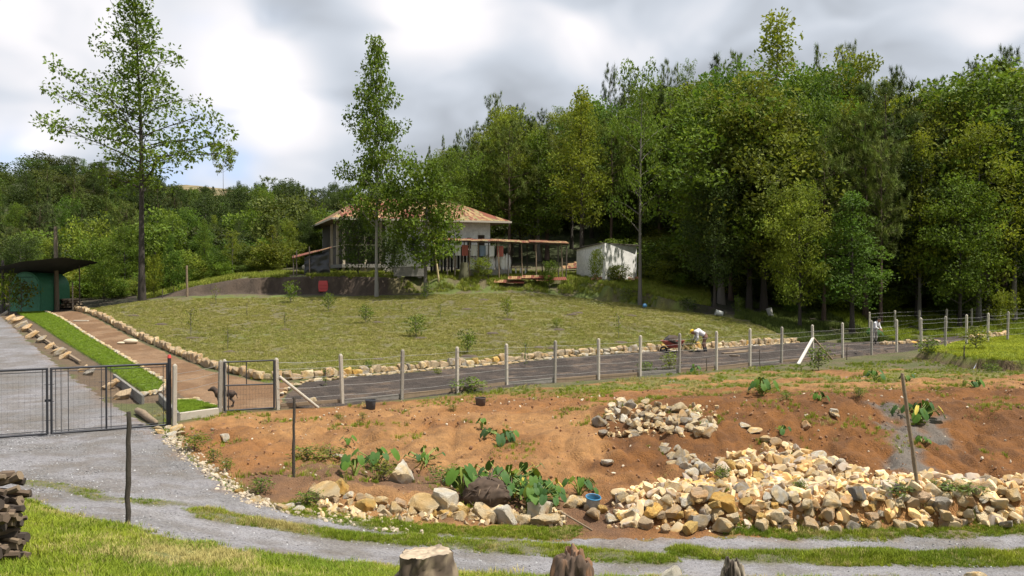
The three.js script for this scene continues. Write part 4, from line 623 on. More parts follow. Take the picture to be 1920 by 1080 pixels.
{ // wooden stakes, pots, buckets, stumps, firewood
  const r = rng(53);
  const stake = (px, top, base, rad, topPx, label, mat = greyWood) => { const p = G(px, base), T = at(topPx, top, -p.z); const pts = [], rr = []; for (let k = 0; k <= 8; k++) { const u = k / 8, q = p.clone().lerp(T, u); q.x += (r() - .5) * .02; q.z += (r() - .5) * .02; if (!k) q.y -= .25; pts.push(q); rr.push(rad * (1 - .2 * u) * (.9 + r() * .2)); } const m = obj('wooden_stake', tubeAlong(pts, rr, 7), mat); return tag(m, label, 'stake'); };
  stake(239, 772, 986, .042, 242, 'rough grey stake standing where grass meets gravel'); stake(551, 745, 892, .035, 551, 'dark straight stake on the red slope'); stake(1722, 700, 925, .045, 1692, 'long leaning stake rising out of the rubble', woodMat);
  stake(351, 498, 557, .09, 350, 'pale square-topped stake at the end of the dark bank', woodMat); stake(463, 568, 592, .02, 463, 'thin planting stake in the meadow'); stake(1588, 646, 675, .025, 1588, 'short dark stake beside the yellow-green grass', greyWood); stake(1808, 648, 672, .03, 1808, 'short dark stake in the yellow-green grass', greyWood); stake(1425, 655, 690, .02, 1424, 'thin steel-grey peg at the planting bed', greyWood); stake(1325, 672, 697, .02, 1325, 'thin dark peg beside the planting bed', greyWood);
  const pot = (px, py, rad, h, mat, inner, name, label, cat, rot) => { const p = G(px, py), t = thing(name, label, cat, p); const pr = [[.0, 0], [rad * .84, 0], [rad, h], [rad * 1.05, h], [rad * 1.05, h - .03], [rad * .93, h - .02], [rad * .78, .04], [0, .04]].map(([a, b]) => new THREE.Vector2(a, b)); obj('body', new THREE.LatheGeometry(pr.slice(0, 5), 24), mat, t); obj('inside', new THREE.LatheGeometry(pr.slice(4), 24), inner, t); if (rot) t.rotation.set(...rot); return t; };
  const potMat = std([.05, .058, .07], .7);
  pot(695, 767, .17, .3, potMat, std([.04, .04, .045]), 'plant_pot', 'dark grey-blue pot standing by the fence', 'pot'); pot(901, 761, .17, .27, std([.10, .075, .06], .85), std([.05, .04, .035]), 'plant_pot', 'brown-grey pot on the bare red ground', 'pot');
  const bk = pot(1110, 957, .15, .3, std([.27, .28, .29], .6), std([.03, .14, .24], .5), 'bucket', 'grey bucket with blue inside among the stones', 'bucket', [.18, 0, -.08]); obj('rim', (() => { const g = new THREE.TorusGeometry(.158, .012, 6, 24); g.rotateX(1.5708); g.translate(0, .3, 0); return g; })(), std([.04, .2, .36], .5), bk);
  const wb = pot(1355, 594, .2, .5, std([.5, .5, .47], .6), std([.3, .3, .28]), 'bucket', 'fallen whitish bucket on the shaded edge of the meadow', 'bucket', [0, 0, 1.35]); wb.position.y += .2; const wc = pot(1447, 597, .2, .75, std([.36, .35, .32], .7), std([.2, .2, .18]), 'bucket', 'tilted pale drum against the shaded trees', 'drum', [0, 0, .3]);
  { const p = G(1209, 577), m = obj('ball', new THREE.SphereGeometry(.16, 16, 12), std([.1, .28, .5], .4)); m.position.set(p.x, p.y + .15, p.z); tag(m, 'small blue ball lying at the back of the meadow', 'ball'); }
  { const p = G(1272, 530), m = obj('plastic_sheet', (() => { const g = new THREE.SphereGeometry(.35, 10, 6, 0, 6.3, 0, 1.5); g.scale(1.5, .4, .8); return g; })(), std([.06, .25, .5], .6)); m.position.copy(p); tag(m, 'crumpled blue plastic on the bank beside the wood', 'plastic'); }
  { const p = G(1050, 968), q = G(1110, 998); const m = obj('stick', bar(p.clone().add(V(0, .1, 0)), q.clone().add(V(0, .04, 0)), .022, .016, 6), woodMat); tag(m, 'bare stick lying from the taro clump to the track', 'stick'); }
  for (const [a, b, l] of [[[1375, 664], [1407, 660], 'plank lying across the planting bed'], [[1355, 667], [1400, 663], 'second plank beside the first on the planting bed'], [[1345, 661], [1400, 655], 'long plank along the kerb above the bed']]) { const A = G(...a), B = G(...b), L = A.distanceTo(B), m = obj('plank', rbox(L, .05, .2, .01), woodMat); m.position.set((A.x + B.x) / 2, (A.y + B.y) / 2 + .12, (A.z + B.z) / 2); m.rotation.y = Math.atan2(-(B.z - A.z), B.x - A.x); tag(m, l, 'plank'); }
  { const A = G(1377, 672), m = obj('timber_block', rbox(.55, .14, .16, .02), woodMat); m.position.copy(A).add(V(0, .12, 0)); m.rotation.y = -.7; tag(m, 'short timber block dropped in the middle of the bed', 'block'); }
  { const A = G(152, 603), m = obj('plank', rbox(.9, .06, .25, .01), concrete); m.position.copy(A).add(V(0, .05, 0)); tag(m, 'pale plank lying on the earth path', 'plank'); }
  { const A = G(245, 645), t = thing('cement_sack', 'pale slumped sack against the path kerb', 'sack', A); const g = new THREE.SphereGeometry(.35, 14, 8); g.scale(1.1, .42, .6); g.translate(0, .13, 0); obj('body', g, std([.5, .42, .3], .95), t); const g2 = new THREE.SphereGeometry(.2, 10, 6); g2.scale(1.2, .35, .7); g2.translate(-.42, .06, .1); obj('flap', g2, std([.5, .42, .3], .95), t); }
  // stumps: irregular flared bases with a cut face
  const stump = (px, py, d, rad, h, seed, label, o = {}) => {
    const q = rng(seed), x = (px - 960) / FOCAL * d, t = thing('tree_stump', label, 'stump', [x, H(x, d) - .05, -d]), n = 44, rows = 14, pos = [], idx = [], col = [], lob = [...Array(6)].map(() => [q() * 6.28, .12 + q() * .18]);
    for (let j = 0; j <= rows; j++) for (let i = 0; i < n; i++) {
      const a = i / n * 6.2832, v = j / rows; let k = 1 + (vnoise(Math.cos(a) * 2.2 + seed, Math.sin(a) * 2.2 + v * 1.2) - .5) * .5 + (vnoise(Math.cos(a) * 4 + seed, Math.sin(a) * 4 + v * 2.5) - .5) * .2 + (fbm(Math.cos(a) * 9 + v * 3, Math.sin(a) * 9 + v * 6 + seed, 3) - .5) * .34;
      for (const [la, lw] of lob) { const da = Math.abs(((a - la + 9.42) % 6.283) - 3.1416); k += lw * Math.exp(-da * da * 9) * (1.6 * (1 - v) ** 2 + .35); } k *= 1 + (1 - v) ** 2 * .35 - v * .08;
      const cut = o.split ? .84 + .16 * Math.cos(a - 2.6) : 1, y = v * h * (cut + (fbm(Math.cos(a) * 1.5 + seed, Math.sin(a) * 1.5, 3) - .5) * (o.split ? .3 : .16));
      pos.push(Math.cos(a) * rad * k, y, Math.sin(a) * rad * k); const b = .5 + fbm(Math.cos(a) * 8, Math.sin(a) * 8 + v * 5 + seed, 3) * .9, br = sstep(.45, .7, fbm(Math.cos(a) * 3 + seed, Math.sin(a) * 3 + v * 4, 3)); col.push(b * lerp(.10, .26, br), b * lerp(.072, .2, br), b * lerp(.05, .13, br));
    }
    for (let j = 0; j < rows; j++) for (let i = 0; i < n; i++) { const a = j * n + i, b = j * n + (i + 1) % n; idx.push(a, a + n, b, b, a + n, b + n); }
    const g = new THREE.BufferGeometry(); g.setAttribute('position', new THREE.Float32BufferAttribute(pos, 3)); g.setAttribute('color', new THREE.Float32BufferAttribute(col, 3)); g.setIndex(idx); g.computeVertexNormals(); obj('bark', g, new THREE.MeshStandardMaterial({ vertexColors: true, roughness: 1 }), t);
    const tp = [], tc = [], ti = [], R = 7, base = rows * n; for (let k = 0; k <= R; k++) for (let i = 0; i < n; i++) { const s = k / R, X = pos[(base + i) * 3], Y = pos[(base + i) * 3 + 1], Z = pos[(base + i) * 3 + 2], m = h * (o.split ? .74 : .97); tp.push(X * s, lerp(m, Y, s * s) - .004 + (fbm(X * s * 22 + seed, Z * s * 22, 2) - .5) * (o.split ? .1 : .03), Z * s); const b = .7 + .5 * vnoise(X * s * 30, Z * s * 30) - .25 * (Math.sin(s * 60 * rad) > .6 ? 1 : 0), da = sstep(.55, .75, fbm(X * s * 7 + seed, Z * s * 7, 3)) * .6, cc = mixc(o.split ? [.3, .2, .12] : [.42, .33, .23], [.13, .095, .07], da); tc.push(cc[0] * b, cc[1] * b, cc[2] * b); }
    for (let k = 0; k < R; k++) for (let i = 0; i < n; i++) { const a = k * n + i, b = k * n + (i + 1) % n; ti.push(a, b, a + n, b, b + n, a + n); }
    const tg = new THREE.BufferGeometry(); tg.setAttribute('position', new THREE.Float32BufferAttribute(tp, 3)); tg.setAttribute('color', new THREE.Float32BufferAttribute(tc, 3)); tg.setIndex(ti); tg.computeVertexNormals(); obj('cut_face', tg, new THREE.MeshStandardMaterial({ vertexColors: true, roughness: .95 }), t); return t;
  };
  stump(797, 0, 11.0, .29, .63, 7, 'big grey tree stump with sawn top on the grass bank'); {
    const chunk = (px, d, sc, h, seed, label, dark) => { const x = (px - 960) / FOCAL * d, t = thing('tree_stump', label, 'stump', [x, H(x, d) - .08, -d]); let g = new THREE.IcosahedronGeometry(1, 14); const a = g.attributes.position; for (let k = 0; k < a.count; k++) { const X = a.getX(k), Y = a.getY(k), Z = a.getZ(k), up = (Y + 1) / 2, taper = lerp(1.15, .72, Math.pow(up, 1.6)), ll = Math.hypot(X, Z) + 1e-6, cx = X / ll, cz = Z / ll, w = .62 + fbm(cx * 1.7 + seed, cz * 1.7 + Y * .6, 3) * .8 + (fbm(cx * 5 + seed, cz * 5 + Y * 1.5, 3) - .5) * .7; a.setXYZ(k, X * w * taper * sc, Math.min(1, up * 1.35) * h * (.62 + .6 * fbm(X * 2.8 + seed, Z * 2.8, 3)) + (fbm(X * 9, Z * 9 + seed, 2) - .5) * .05, Z * w * taper * sc); } g.deleteAttribute('normal'); g.deleteAttribute('uv'); g = mergeVertices(g, 1e-4); g.computeVertexNormals(); paint(g, (X, Y, Z) => { const st = fbm(X * 30, Z * 30 + Y * 4 + seed, 3), k = .45 + st, o = sstep(.5, .66, fbm(X * 6 + seed, Y * 5 + Z * 6, 3)); const c = mixc(dark ? [.06, .045, .034] : [.09, .06, .042], dark ? [.3, .25, .19] : [.22, .12, .065], o); return [c[0] * k, c[1] * k, c[2] * k]; }); obj('wood', g, std([1, 1, 1], 1, { vertexColors: true }), t); for (let k = 0; k < 5; k++) { const an = k * 1.3 + seed, e = V(Math.cos(an) * sc * 1.5, .02, Math.sin(an) * sc * 1.5); obj('root', tubeAlong([V(Math.cos(an) * sc * .5, .2, Math.sin(an) * sc * .5), V(Math.cos(an) * sc, .12, Math.sin(an) * sc), e], [.07, .05, .02], 6), std([.09, .065, .048]), t); } };
    chunk(1078, 11.4, .25, .62, 5, 'rotten reddish tree stump with broken top on the grass bank', false); chunk(1378, 11.6, .15, .6, 9, 'small dark stump with a pale broken tip on the grass bank', true);
  }
  { // root ball: a lumpy mass of earth and roots
    const p = G(912, 948), t = thing('root_ball', 'dark tangled root ball lying among the taro leaves', 'root ball', p); let g = new THREE.IcosahedronGeometry(1, 12); { const a = g.attributes.position; for (let k = 0; k < a.count; k++) { const X = a.getX(k), Y = a.getY(k), Z = a.getZ(k), w = .85 + vnoise3(X * 2.5, Y * 2.5, Z * 2.5) * .35 + vnoise3(X * 9, Y * 9, Z * 9) * .3; a.setXYZ(k, X * w * .42, Y * w * .3 + .24, Z * w * .34); } g.deleteAttribute('normal'); g.deleteAttribute('uv'); g = mergeVertices(g, 1e-4); g.computeVertexNormals(); paint(g, (x, y, z) => { const k = .4 + 1.1 * vnoise3(x * 16, y * 16, z * 16); return [.075 * k, .05 * k, .034 * k]; }); } obj('soil_mass', g, std([1, 1, 1], 1, { vertexColors: true }), t);
    for (let k = 0; k < 60; k++) { const e = rdir(r), c = V(e.x * .46, .26 + e.y * .32, e.z * .38), f = rdir(r), c2 = c.clone().addScaledVector(e, .05 + r() * .06).addScaledVector(f, .14), c3 = c2.clone().addScaledVector(f, .12).addScaledVector(e, -.05); c.y = Math.max(c.y, .02); c2.y = Math.max(c2.y, .02); c3.y = Math.max(c3.y, .02); obj('root', tubeAlong([c, c2, c3], [.016, .013, .006], 4), k % 3 ? std([.08, .052, .035]) : std([.2, .14, .09]), t); }
  }
  // firewood stacked on the grass bank
  const fw = [std([.14, .1, .07], .95, { map: rep(woodTile, 1, 2) }), std([.06, .045, .035], .95, { map: rep(woodTile, 1, 2) }), std([.24, .18, .12], .95, { map: rep(woodTile, 1, 2) })];
  const d = 10.6, x0 = (-12 - 960) / FOCAL * d; for (let row = 0; row < 12; row++) for (let k = 0; k < 4; k++) { const L = .5 + r() * .35, X = x0 + .3 - L * .5 + (r() - .5) * .14 + (row > 9 ? -.1 : 0), rad = .03 + r() * .035, y = H(X, d) + .05 + row * .085, z = -d + .25 - k * .14, n = 5, pts = [], rr = []; for (let q = 0; q <= n; q++) { pts.push(V((q / n - .5) * L, (r() - .5) * .03, (r() - .5) * .03)); rr.push(rad * (.75 + r() * .5)); } const g = tubeAlong(pts, rr, 5 + (row + k) % 3).toNonIndexed(); g.computeVertexNormals(); const m = obj('firewood_log', g, fw[(row * 2 + k) % 3]); m.position.set(X, y, z); m.rotation.set(r() * 3, (r() - .5) * 1.3, (r() - .5) * .5); tag(m, `${['tan', 'dark brown', 'pale split'][(row * 2 + k) % 3]} firewood log in the stack on the grass bank`, 'firewood', `${['tan', 'dark brown', 'pale split'][(row * 2 + k) % 3]} logs of the firewood stack`); }
}
// ---------------------------------------------------------------- farmhouse and yard
const rustTile = tile(512, (i, j) => { const u = i / 512, v = j / 512, a = .5 * tnoise(u, v, 5, 1) + .3 * tnoise(u, v, 14, 2) + .2 * tnoise(u, v, 60, 3), b = .6 * tnoise(u, v, 7, 5) + .4 * tnoise(u, v, 26, 6), st = tnoise(u, v * .2, 40, 8); let c = mixc([.46, .25, .17], [.6, .5, .34], sstep(.42, .58, a)); c = mixc(c, [.47, .46, .29], sstep(.48, .6, b) * .8); c = mixc(c, [.38, .17, .12], sstep(.52, .66, a * .3 + st * .5 + b * .2) * .85); return c; }, true);
const ribTile = tile(64, (i, j) => .5 + .5 * Math.sin(i / 64 * 6.283 * 4));
const tin = [1, .86, 1.1, .95].map((k, i) => new THREE.MeshStandardMaterial({ color: C(k, k * (i === 1 ? .9 : 1), k * (i === 1 ? .85 : .98)), map: (() => { const t = rep(rustTile, .17, .17); t.offset.set(i * .27, i * .43); return t; })(), bumpMap: rep(ribTile, 1.6, .01), bumpScale: .02, roughness: .75 }));
const white = std([.92, .9, .87], .9, { map: rep(soilTile, .35) }), dirtyWhite = std([.4, .37, .33], .95, { map: rep(soilTile, .4) }), dark = std([.025, .023, .022], .8), creamWood = std([.5, .42, .3], .8), paneMat = new THREE.MeshPhysicalMaterial({ color: C(.02, .022, .025), roughness: .12 });
function prism(pts, depth) { const s = new THREE.Shape(pts.map(p => new THREE.Vector2(...p))); return new THREE.ExtrudeGeometry(s, { depth, bevelEnabled: false }); }
function panel(a, b, c, d, thick) {   // a thin solid sheet over four corners; uv in metres along a-b and a-d
  const n = new THREE.Vector3().crossVectors(b.clone().sub(a), d.clone().sub(a)).normalize().multiplyScalar(-thick), P = [a, b, c, d, ...[a, b, c, d].map(p => p.clone().add(n))], W = a.distanceTo(b), L = a.distanceTo(d), pos = [], uv = [], I = [[0, 1, 2, 3], [7, 6, 5, 4], [0, 4, 5, 1], [1, 5, 6, 2], [2, 6, 7, 3], [3, 7, 4, 0]], U = [[a.x, 0], [a.x + W, 0], [a.x + W, L], [a.x, L]]; U.push(...U);
  for (const q of I) for (const k of [q[0], q[1], q[2], q[0], q[2], q[3]]) { pos.push(P[k].x, P[k].y, P[k].z); uv.push(...U[k]); }
  const g = new THREE.BufferGeometry(); g.setAttribute('position', new THREE.Float32BufferAttribute(pos, 3)); g.setAttribute('uv', new THREE.Float32BufferAttribute(uv, 2)); g.computeVertexNormals(); return g;
}
{
  const th = 20 * Math.PI / 180, A = V(-14.6, 0, -72), base = 4.55, house = thing('farmhouse', 'white farmhouse with rusty hipped tin roof behind the trees', 'house', [A.x, base, A.z], th), L = 15.5, Wd = 15, E = 9.05 - base, R = 11.25 - base, r0 = 3.5, r1 = 12.4, r = rng(61);
  const roof = obj('roof', [panel(V(.1, E - .1, -.1), V(L - .1, E - .1, -.1), V(L - .1, E - .1, -Wd + .1), V(.1, E - .1, -Wd + .1), -.06)], std([.16, .12, .09]), house);
  const tF = x => Math.min(1, x / r0, (L - x) / (L - r1)), tS = z => Math.min(1, z / (Wd / 2), (Wd - z) / (Wd / 2));
  const cuts = (n, l, extra) => { const c = [...Array(n + 1)].map((_, i) => i / n * l); for (const e of extra) if (!c.some(v => Math.abs(v - e) < .2)) c.push(e); else c[c.findIndex(v => Math.abs(v - e) < .2)] = e; return c.sort((a, b) => a - b); };
  for (const side of [0, 1]) { const c = cuts(17, L, [r0, r1]); for (let i = 0; i < c.length - 1; i++) { const x0 = c[i], x1 = c[i + 1], j = (r() - .5) * .03, f = (x, t) => V(x, E + (R - E) * t + j, side ? -Wd + t * Wd / 2 : -t * Wd / 2), ov = .02; obj('roof_sheet', side ? panel(f(x1, 0), f(x0, 0), f(x0, Math.max(tF(x0), .002)), f(x1, Math.max(tF(x1), .002)), .025) : panel(f(x0 - ov, 0), f(x1 + ov, 0), f(x1 + ov, Math.max(tF(x1), .002)), f(x0 - ov, Math.max(tF(x0), .002)), .025), tin[r() * 4 | 0], house); } }
  for (const side of [0, 1]) { const c = cuts(14, Wd, [Wd / 2]); for (let i = 0; i < c.length - 1; i++) { const z0 = c[i], z1 = c[i + 1], j = (r() - .5) * .03, f = (z, t) => V(side ? L - t * (L - r1) : t * r0, E + (R - E) * t + j, -z); obj('roof_sheet', side ? panel(f(z0, 0), f(z1, 0), f(z1, Math.max(tS(z1), .002)), f(z0, Math.max(tS(z0), .002)), .025) : panel(f(z1, 0), f(z0, 0), f(z0, Math.max(tS(z0), .002)), f(z1, Math.max(tS(z1), .002)), .025), tin[r() * 4 | 0], house); } }
  obj('ridge_cap', bar(V(r0, R + .03, -Wd / 2), V(r1, R + .03, -Wd / 2), .1, .1, 6), tin[1], house); obj('fascia', [box(L, .16, .05, L / 2, E - .05, .03), box(.05, .16, Wd, -.03, E - .05, -Wd / 2)], std([.42, .38, .3]), house);
  // front wall with openings
  const wx0 = 4.6, wx1 = L - 1.6, iz = 1.1; const sh = new THREE.Shape([[wx0, -1.2], [wx1, -1.2], [wx1, E - .05], [wx0, E - .05]].map(p => new THREE.Vector2(...p)));
  const lx = px => { const k = (px - 960) / FOCAL, c = Math.cos(th), s = Math.sin(th), ax = A.x - iz * s, ad = -A.z + iz * c; return (k * ad - ax) / (c - k * s); };
  const opens = [[855, 864, 2.15, 3.1], [876, 884, 2.15, 3.1], [896, 909, 1.4, 3.35], [770, 785, 1.6, 3.2], [815, 828, 1.6, 3.2], [735, 750, 1.6, 3.2]];
  for (const [a, b, y0, y1] of opens) { const h = new THREE.Path(), x0 = lx(a), x1 = lx(b); h.moveTo(x0, y0); h.lineTo(x0, y1); h.lineTo(x1, y1); h.lineTo(x1, y0); sh.holes.push(h); }
  const wall = new THREE.ExtrudeGeometry(sh, { depth: .2, bevelEnabled: false }); wall.translate(0, 0, -iz - .2); obj('wall', wall, white, house);
  opens.forEach(([a, b, y0, y1], i) => { const x0 = lx(a), x1 = lx(b), w = obj(i === 2 ? 'door' : 'window', [box(x1 - x0, .07, .1, (x0 + x1) / 2, y1 - .035, -iz - .12), box(x1 - x0, .07, .1, (x0 + x1) / 2, y0 + .035, -iz - .12), box(.07, y1 - y0 - .15, .1, x0 + .035, (y0 + y1) / 2, -iz - .12), box(.07, y1 - y0 - .15, .1, x1 - .035, (y0 + y1) / 2, -iz - .12)], std([.1, .075, .055]), house); obj('pane', box(x1 - x0 - .15, y1 - y0 - .15, .03, (x0 + x1) / 2, (y0 + y1) / 2, -iz - .15), i === 2 ? std([.05, .035, .028]) : paneMat, w); });
  obj('wall', [box(.2, E + 1.15, Wd - 2.5, wx1 - .1, (E - 1.25) / 2, -Wd / 2 - .2), box(wx1 - 1.2, E + 1.15, .2, (wx1 + 1.2) / 2, (E - 1.25) / 2, -Wd + .9)], white, house);
  obj('wall', [box(.2, E + 1.1, Wd - 5, 1.3, (E - 1.3) / 2, -Wd / 2 - 1.6), box(3.4, E + 1.1, .2, 2.9, (E - 1.3) / 2, -3.9), box(.2, E + 1.1, 2.6, 4.5, (E - 1.3) / 2, -2.5)], std([.13, .115, .1], .95, { map: rep(soilTile, .4) }), house);  // veranda recess walls: shade of the interior painted in as a dark colour
  obj('plinth', rbox(L - 2.4, 1.3, .12, .02, L / 2 + .2, -.15, -iz + .09), dirtyWhite, house);
  for (const [x, z] of [[1.1, -1.0], [2.9, -1.0], [4.2, -1.05], [1.1, -4.2], [1.1, -7.5]]) obj('veranda_post', rbox(.2, E + .9, .2, .02, x, (E - 1.1) / 2, z), creamWood, house);
  obj('rail', [box(3.1, .08, .06, 2.6, 2.35, -1.0), box(.06, .08, 6.2, 1.1, 2.35, -4.3)], creamWood, house); obj('veranda_floor', rbox(3.6, .3, 9, .02, 2.7, .6, -5.2), greyConcrete, house);
  obj('balcony_rail', [box(4.0, .06, .06, lx(865), 1.9, -iz + .5), box(4.0, .06, .06, lx(865), 2.15, -iz + .5), ...[0, 1, 2, 3, 4].map(k => box(.06, 1.2, .06, lx(865) - 2 + k, 1.7, -iz + .5))], greyWood, house);
}
{ // lean-to of poles and rusty sheets
  const d = 70.6, xa = (790 - 960) / FOCAL * d, xb = (1066 - 960) / FOCAL * d, g0 = H(0, d), t = thing('lean_to', 'open lean-to of wooden poles under rusty tin sheets', 'lean-to', [0, 0, 0]), r = rng(62), yA = at(790, 449, d).y, yB = at(1066, 456, d).y;
  const n = 15; for (let i = 0; i < n; i++) { const u0 = i / n, u1 = (i + 1) / n + .004, x0 = lerp(xa, xb, u0), x1 = lerp(xa, xb, u1), j = (r() - .5) * .07, y0 = lerp(yA, yB, u0) + j, y1 = lerp(yA, yB, u1) + j + (r() - .5) * .04, f = .2 * r(); obj('roof_sheet', panel(V(x0, y0, -d + f), V(x1, y1, -d + f), V(x1, y1 + .32, -d - 3.8), V(x0, y0 + .32, -d - 3.8), .03), tin[r() * 4 | 0], t); }
  obj('beam', [bar(V(xa, yA - .09, -d - .15), V(xb, yB - .09, -d - .15), .05), bar(V(xa, yA + .17, -d - 3.6), V(xb, yB + .17, -d - 3.6), .05)], greyWood, t);
  for (const px of [838, 852, 880, 896, 916, 934, 953, 978, 1005, 1046, 1053, 1063]) { const x = (px - 960) / FOCAL * d, top = lerp(yA, yB, (x - xa) / (xb - xa)) - .1, b = H(x, d); obj('pole', bar(V(x + (r() - .5) * .2, b - .3, -d - .1), V(x, top, -d - .15), .055, .045, 7), r() < .4 ? woodMat : greyWood, t); }
  for (let k = 0; k < 9; k++) { const x = lerp(xa, xb, (k + .5) / 9), b = H(x, d + 3.6); obj('pole', bar(V(x, b - .3, -d - 3.6), V(x + (r() - .5) * .2, lerp(yA, yB, (k + .5) / 9) + .15, -d - 3.6), .05, .045, 6), greyWood, t); }
  obj('pole', bar(at(813, 448, d - .3), (() => { const p = at(823, 503, d - .6); p.y = H(p.x, d - .6) - .1; return p; })(), .075, .08, 8), std([.48, .38, .2]), t);
  for (let k = 0; k < 16; k++) { const x = lerp(xa + .5, xa + 5, k / 16), top = lerp(yA, yB, .2), h = .55 + r() * .35; obj('back_board', rbox(.2, 2.2 - (k % 3) * .3, .03, .005, x, H(x, d + 3.4) + 1.2, -d - 3.45), k % 2 ? greyWood : dark, t); }
  // sacks stacked inside
  const sackMat = std([.8, .78, .74], .95); [[884, 489], [893, 486], [902, 489], [915, 478], [923, 485], [934, 486], [944, 489], [952, 487]].forEach(([px], i) => { const dd = d + 1.1 + r() * .6, x = (px - 960) / FOCAL * dd, m = obj('white_sack', (() => { const g = new THREE.SphereGeometry(.3, 12, 10); const p = g.attributes.position; for (let k = 0; k < p.count; k++) { const X = p.getX(k), Y = p.getY(k), Z = p.getZ(k), w = 1 + (vnoise3(X * 6 + i, Y * 6, Z * 6) - .5) * .35; p.setXYZ(k, X * w * .95, Y * w * 2.3, Z * w * .8); } g.computeVertexNormals(); g.translate(0, .62, 0); return g; })(), sackMat); m.position.set(x, H(x, dd) + (i > 2 ? .5 : .2), -dd); m.rotation.z = (r() - .5) * .3; tag(m, 'tall white sack stacked under the lean-to', 'sack', 'white sacks under the lean-to'); });
  { const p = V((915 - 960) / FOCAL * 71.7, 0, -71.9), m = obj('platform', rbox(3.6, .5, 1.4, .03), greyConcrete); m.position.set(p.x, H(p.x, 71.9) + .25, p.z); tag(m, 'low platform carrying the sacks under the lean-to', 'platform'); }
  [[858, 'white'], [872, 'faded red'], [889, 'white'], [905, 'grey-blue'], [921, 'white'], [938, 'faded red']].forEach(([px, w], i) => { const dd = d + .4, x = (px - 960) / FOCAL * dd, top = lerp(yA, yB, (x - xa) / (xb - xa)) - .35, g = new THREE.PlaneGeometry(.5, .85, 8, 8), a = g.attributes.position; for (let k = 0; k < a.count; k++) a.setZ(k, Math.sin(a.getX(k) * 16 + i) * .04 * (1 - a.getY(k))); g.computeVertexNormals(); const m = obj('hanging_cloth', g, std({ white: [.7, .68, .64], 'faded red': [.4, .12, .09], 'grey-blue': [.2, .25, .32] }[w], .95, { side: THREE.DoubleSide })); m.position.set(x, top - .42, -dd); tag(m, w + ' cloth hanging under the lean-to roof', 'cloth', w + ' cloths hung in the lean-to'); });
  { const m = obj('clothes_line', bar(V((845 - 960) / FOCAL * (d + .4), lerp(yA, yB, .2) - .34, -d - .4), V((950 - 960) / FOCAL * (d + .4), lerp(yA, yB, .58) - .34, -d - .4), .012), wireMat); tag(m, 'clothes line strung under the lean-to roof', 'line'); }
  { // stacked tin sheets and rack
    for (let k = 0; k < 4; k++) { const p = G(985 + k * 12, 495), m = obj('tin_sheet', panel(V(-1.2, 0, .35), V(1.2, .03, .35), V(1.2, .06, -.35), V(-1.2, .02, -.35), .02), tin[1]); m.position.set((955 + k * 26 - 960) / FOCAL * 70, H((955 + k * 26 - 960) / FOCAL * 70, 70) + .42 + k * .05, -70 + k * .1); m.rotation.set(.3, (r() - .5) * .3, 0); tag(m, 'reddish tin sheet in the flat stack beside the lean-to poles', 'tin sheet', 'tin sheets stacked by the lean-to'); }
    const p = G(967, 517), t2 = thing('slat_rack', 'low wooden rack with five whitish upright slats', 'rack', p, .1); for (let k = 0; k < 5; k++) obj('slat', rbox(.12, .5, .05, .008, -.8 + k * .4, .38, 0), std([.62, .58, .5]), t2); obj('rail', [box(2.3, .08, .06, .1, .64, -.06), box(2.3, .08, .06, .1, .14, -.06)], woodMat, t2);
    const q = G(937, 517), ps = obj('wooden_post', bar(V(0, -.2, 0), V(.05, 1.35, 0), .09, .08, 8), woodMat); ps.position.copy(q); tag(ps, 'short thick post beside the slat rack', 'post');
  }
  { const p = G(768, 521), t3 = thing('washing_trough', 'grey concrete washing trough beneath the bushy tree', 'trough', p, .1), w = 2.5; obj('basin', [box(w, .75, .12, 0, .5, .5), box(w, .75, .12, 0, .5, -.5), box(.12, .75, .88, -w / 2 + .06, .5, 0), box(.12, .75, .88, w / 2 - .06, .5, 0), box(w - .24, .1, .88, 0, .3, 0)], greyConcrete, t3); obj('rim', [box(w + .1, .05, .16, 0, .9, .5), box(w + .1, .05, .16, 0, .9, -.5)], std([.45, .43, .4]), t3); obj('foot', [box(.3, .18, .9, -.8, .06, 0), box(.3, .18, .9, .8, .06, 0)], greyConcrete, t3); }
  { const p = G(820, 508), t4 = thing('clay_jar', 'round tan jar standing by the leaning pole', 'jar', p); obj('body', new THREE.LatheGeometry([[0, 0], [.2, 0], [.34, .25], [.3, .5], [.16, .62], [.2, .7], [.17, .7]].map(a => new THREE.Vector2(...a)), 18), std([.42, .33, .22]), t4); }
  { const p = G(870, 522), t5 = thing('tree_stump', 'mossy old stump in front of the lean-to', 'stump', p); const g = new THREE.CylinderGeometry(.24, .42, 1.35, 14, 8); const a = g.attributes.position; for (let k = 0; k < a.count; k++) { const X = a.getX(k), Y = a.getY(k), Z = a.getZ(k), w = 1 + (vnoise3(X * 4, Y * 3, Z * 4) - .5) * .7; a.setXYZ(k, X * w, Y + .6, Z * w); } g.computeVertexNormals(); obj('trunk', g, std([.09, .085, .045]), t5); }
}
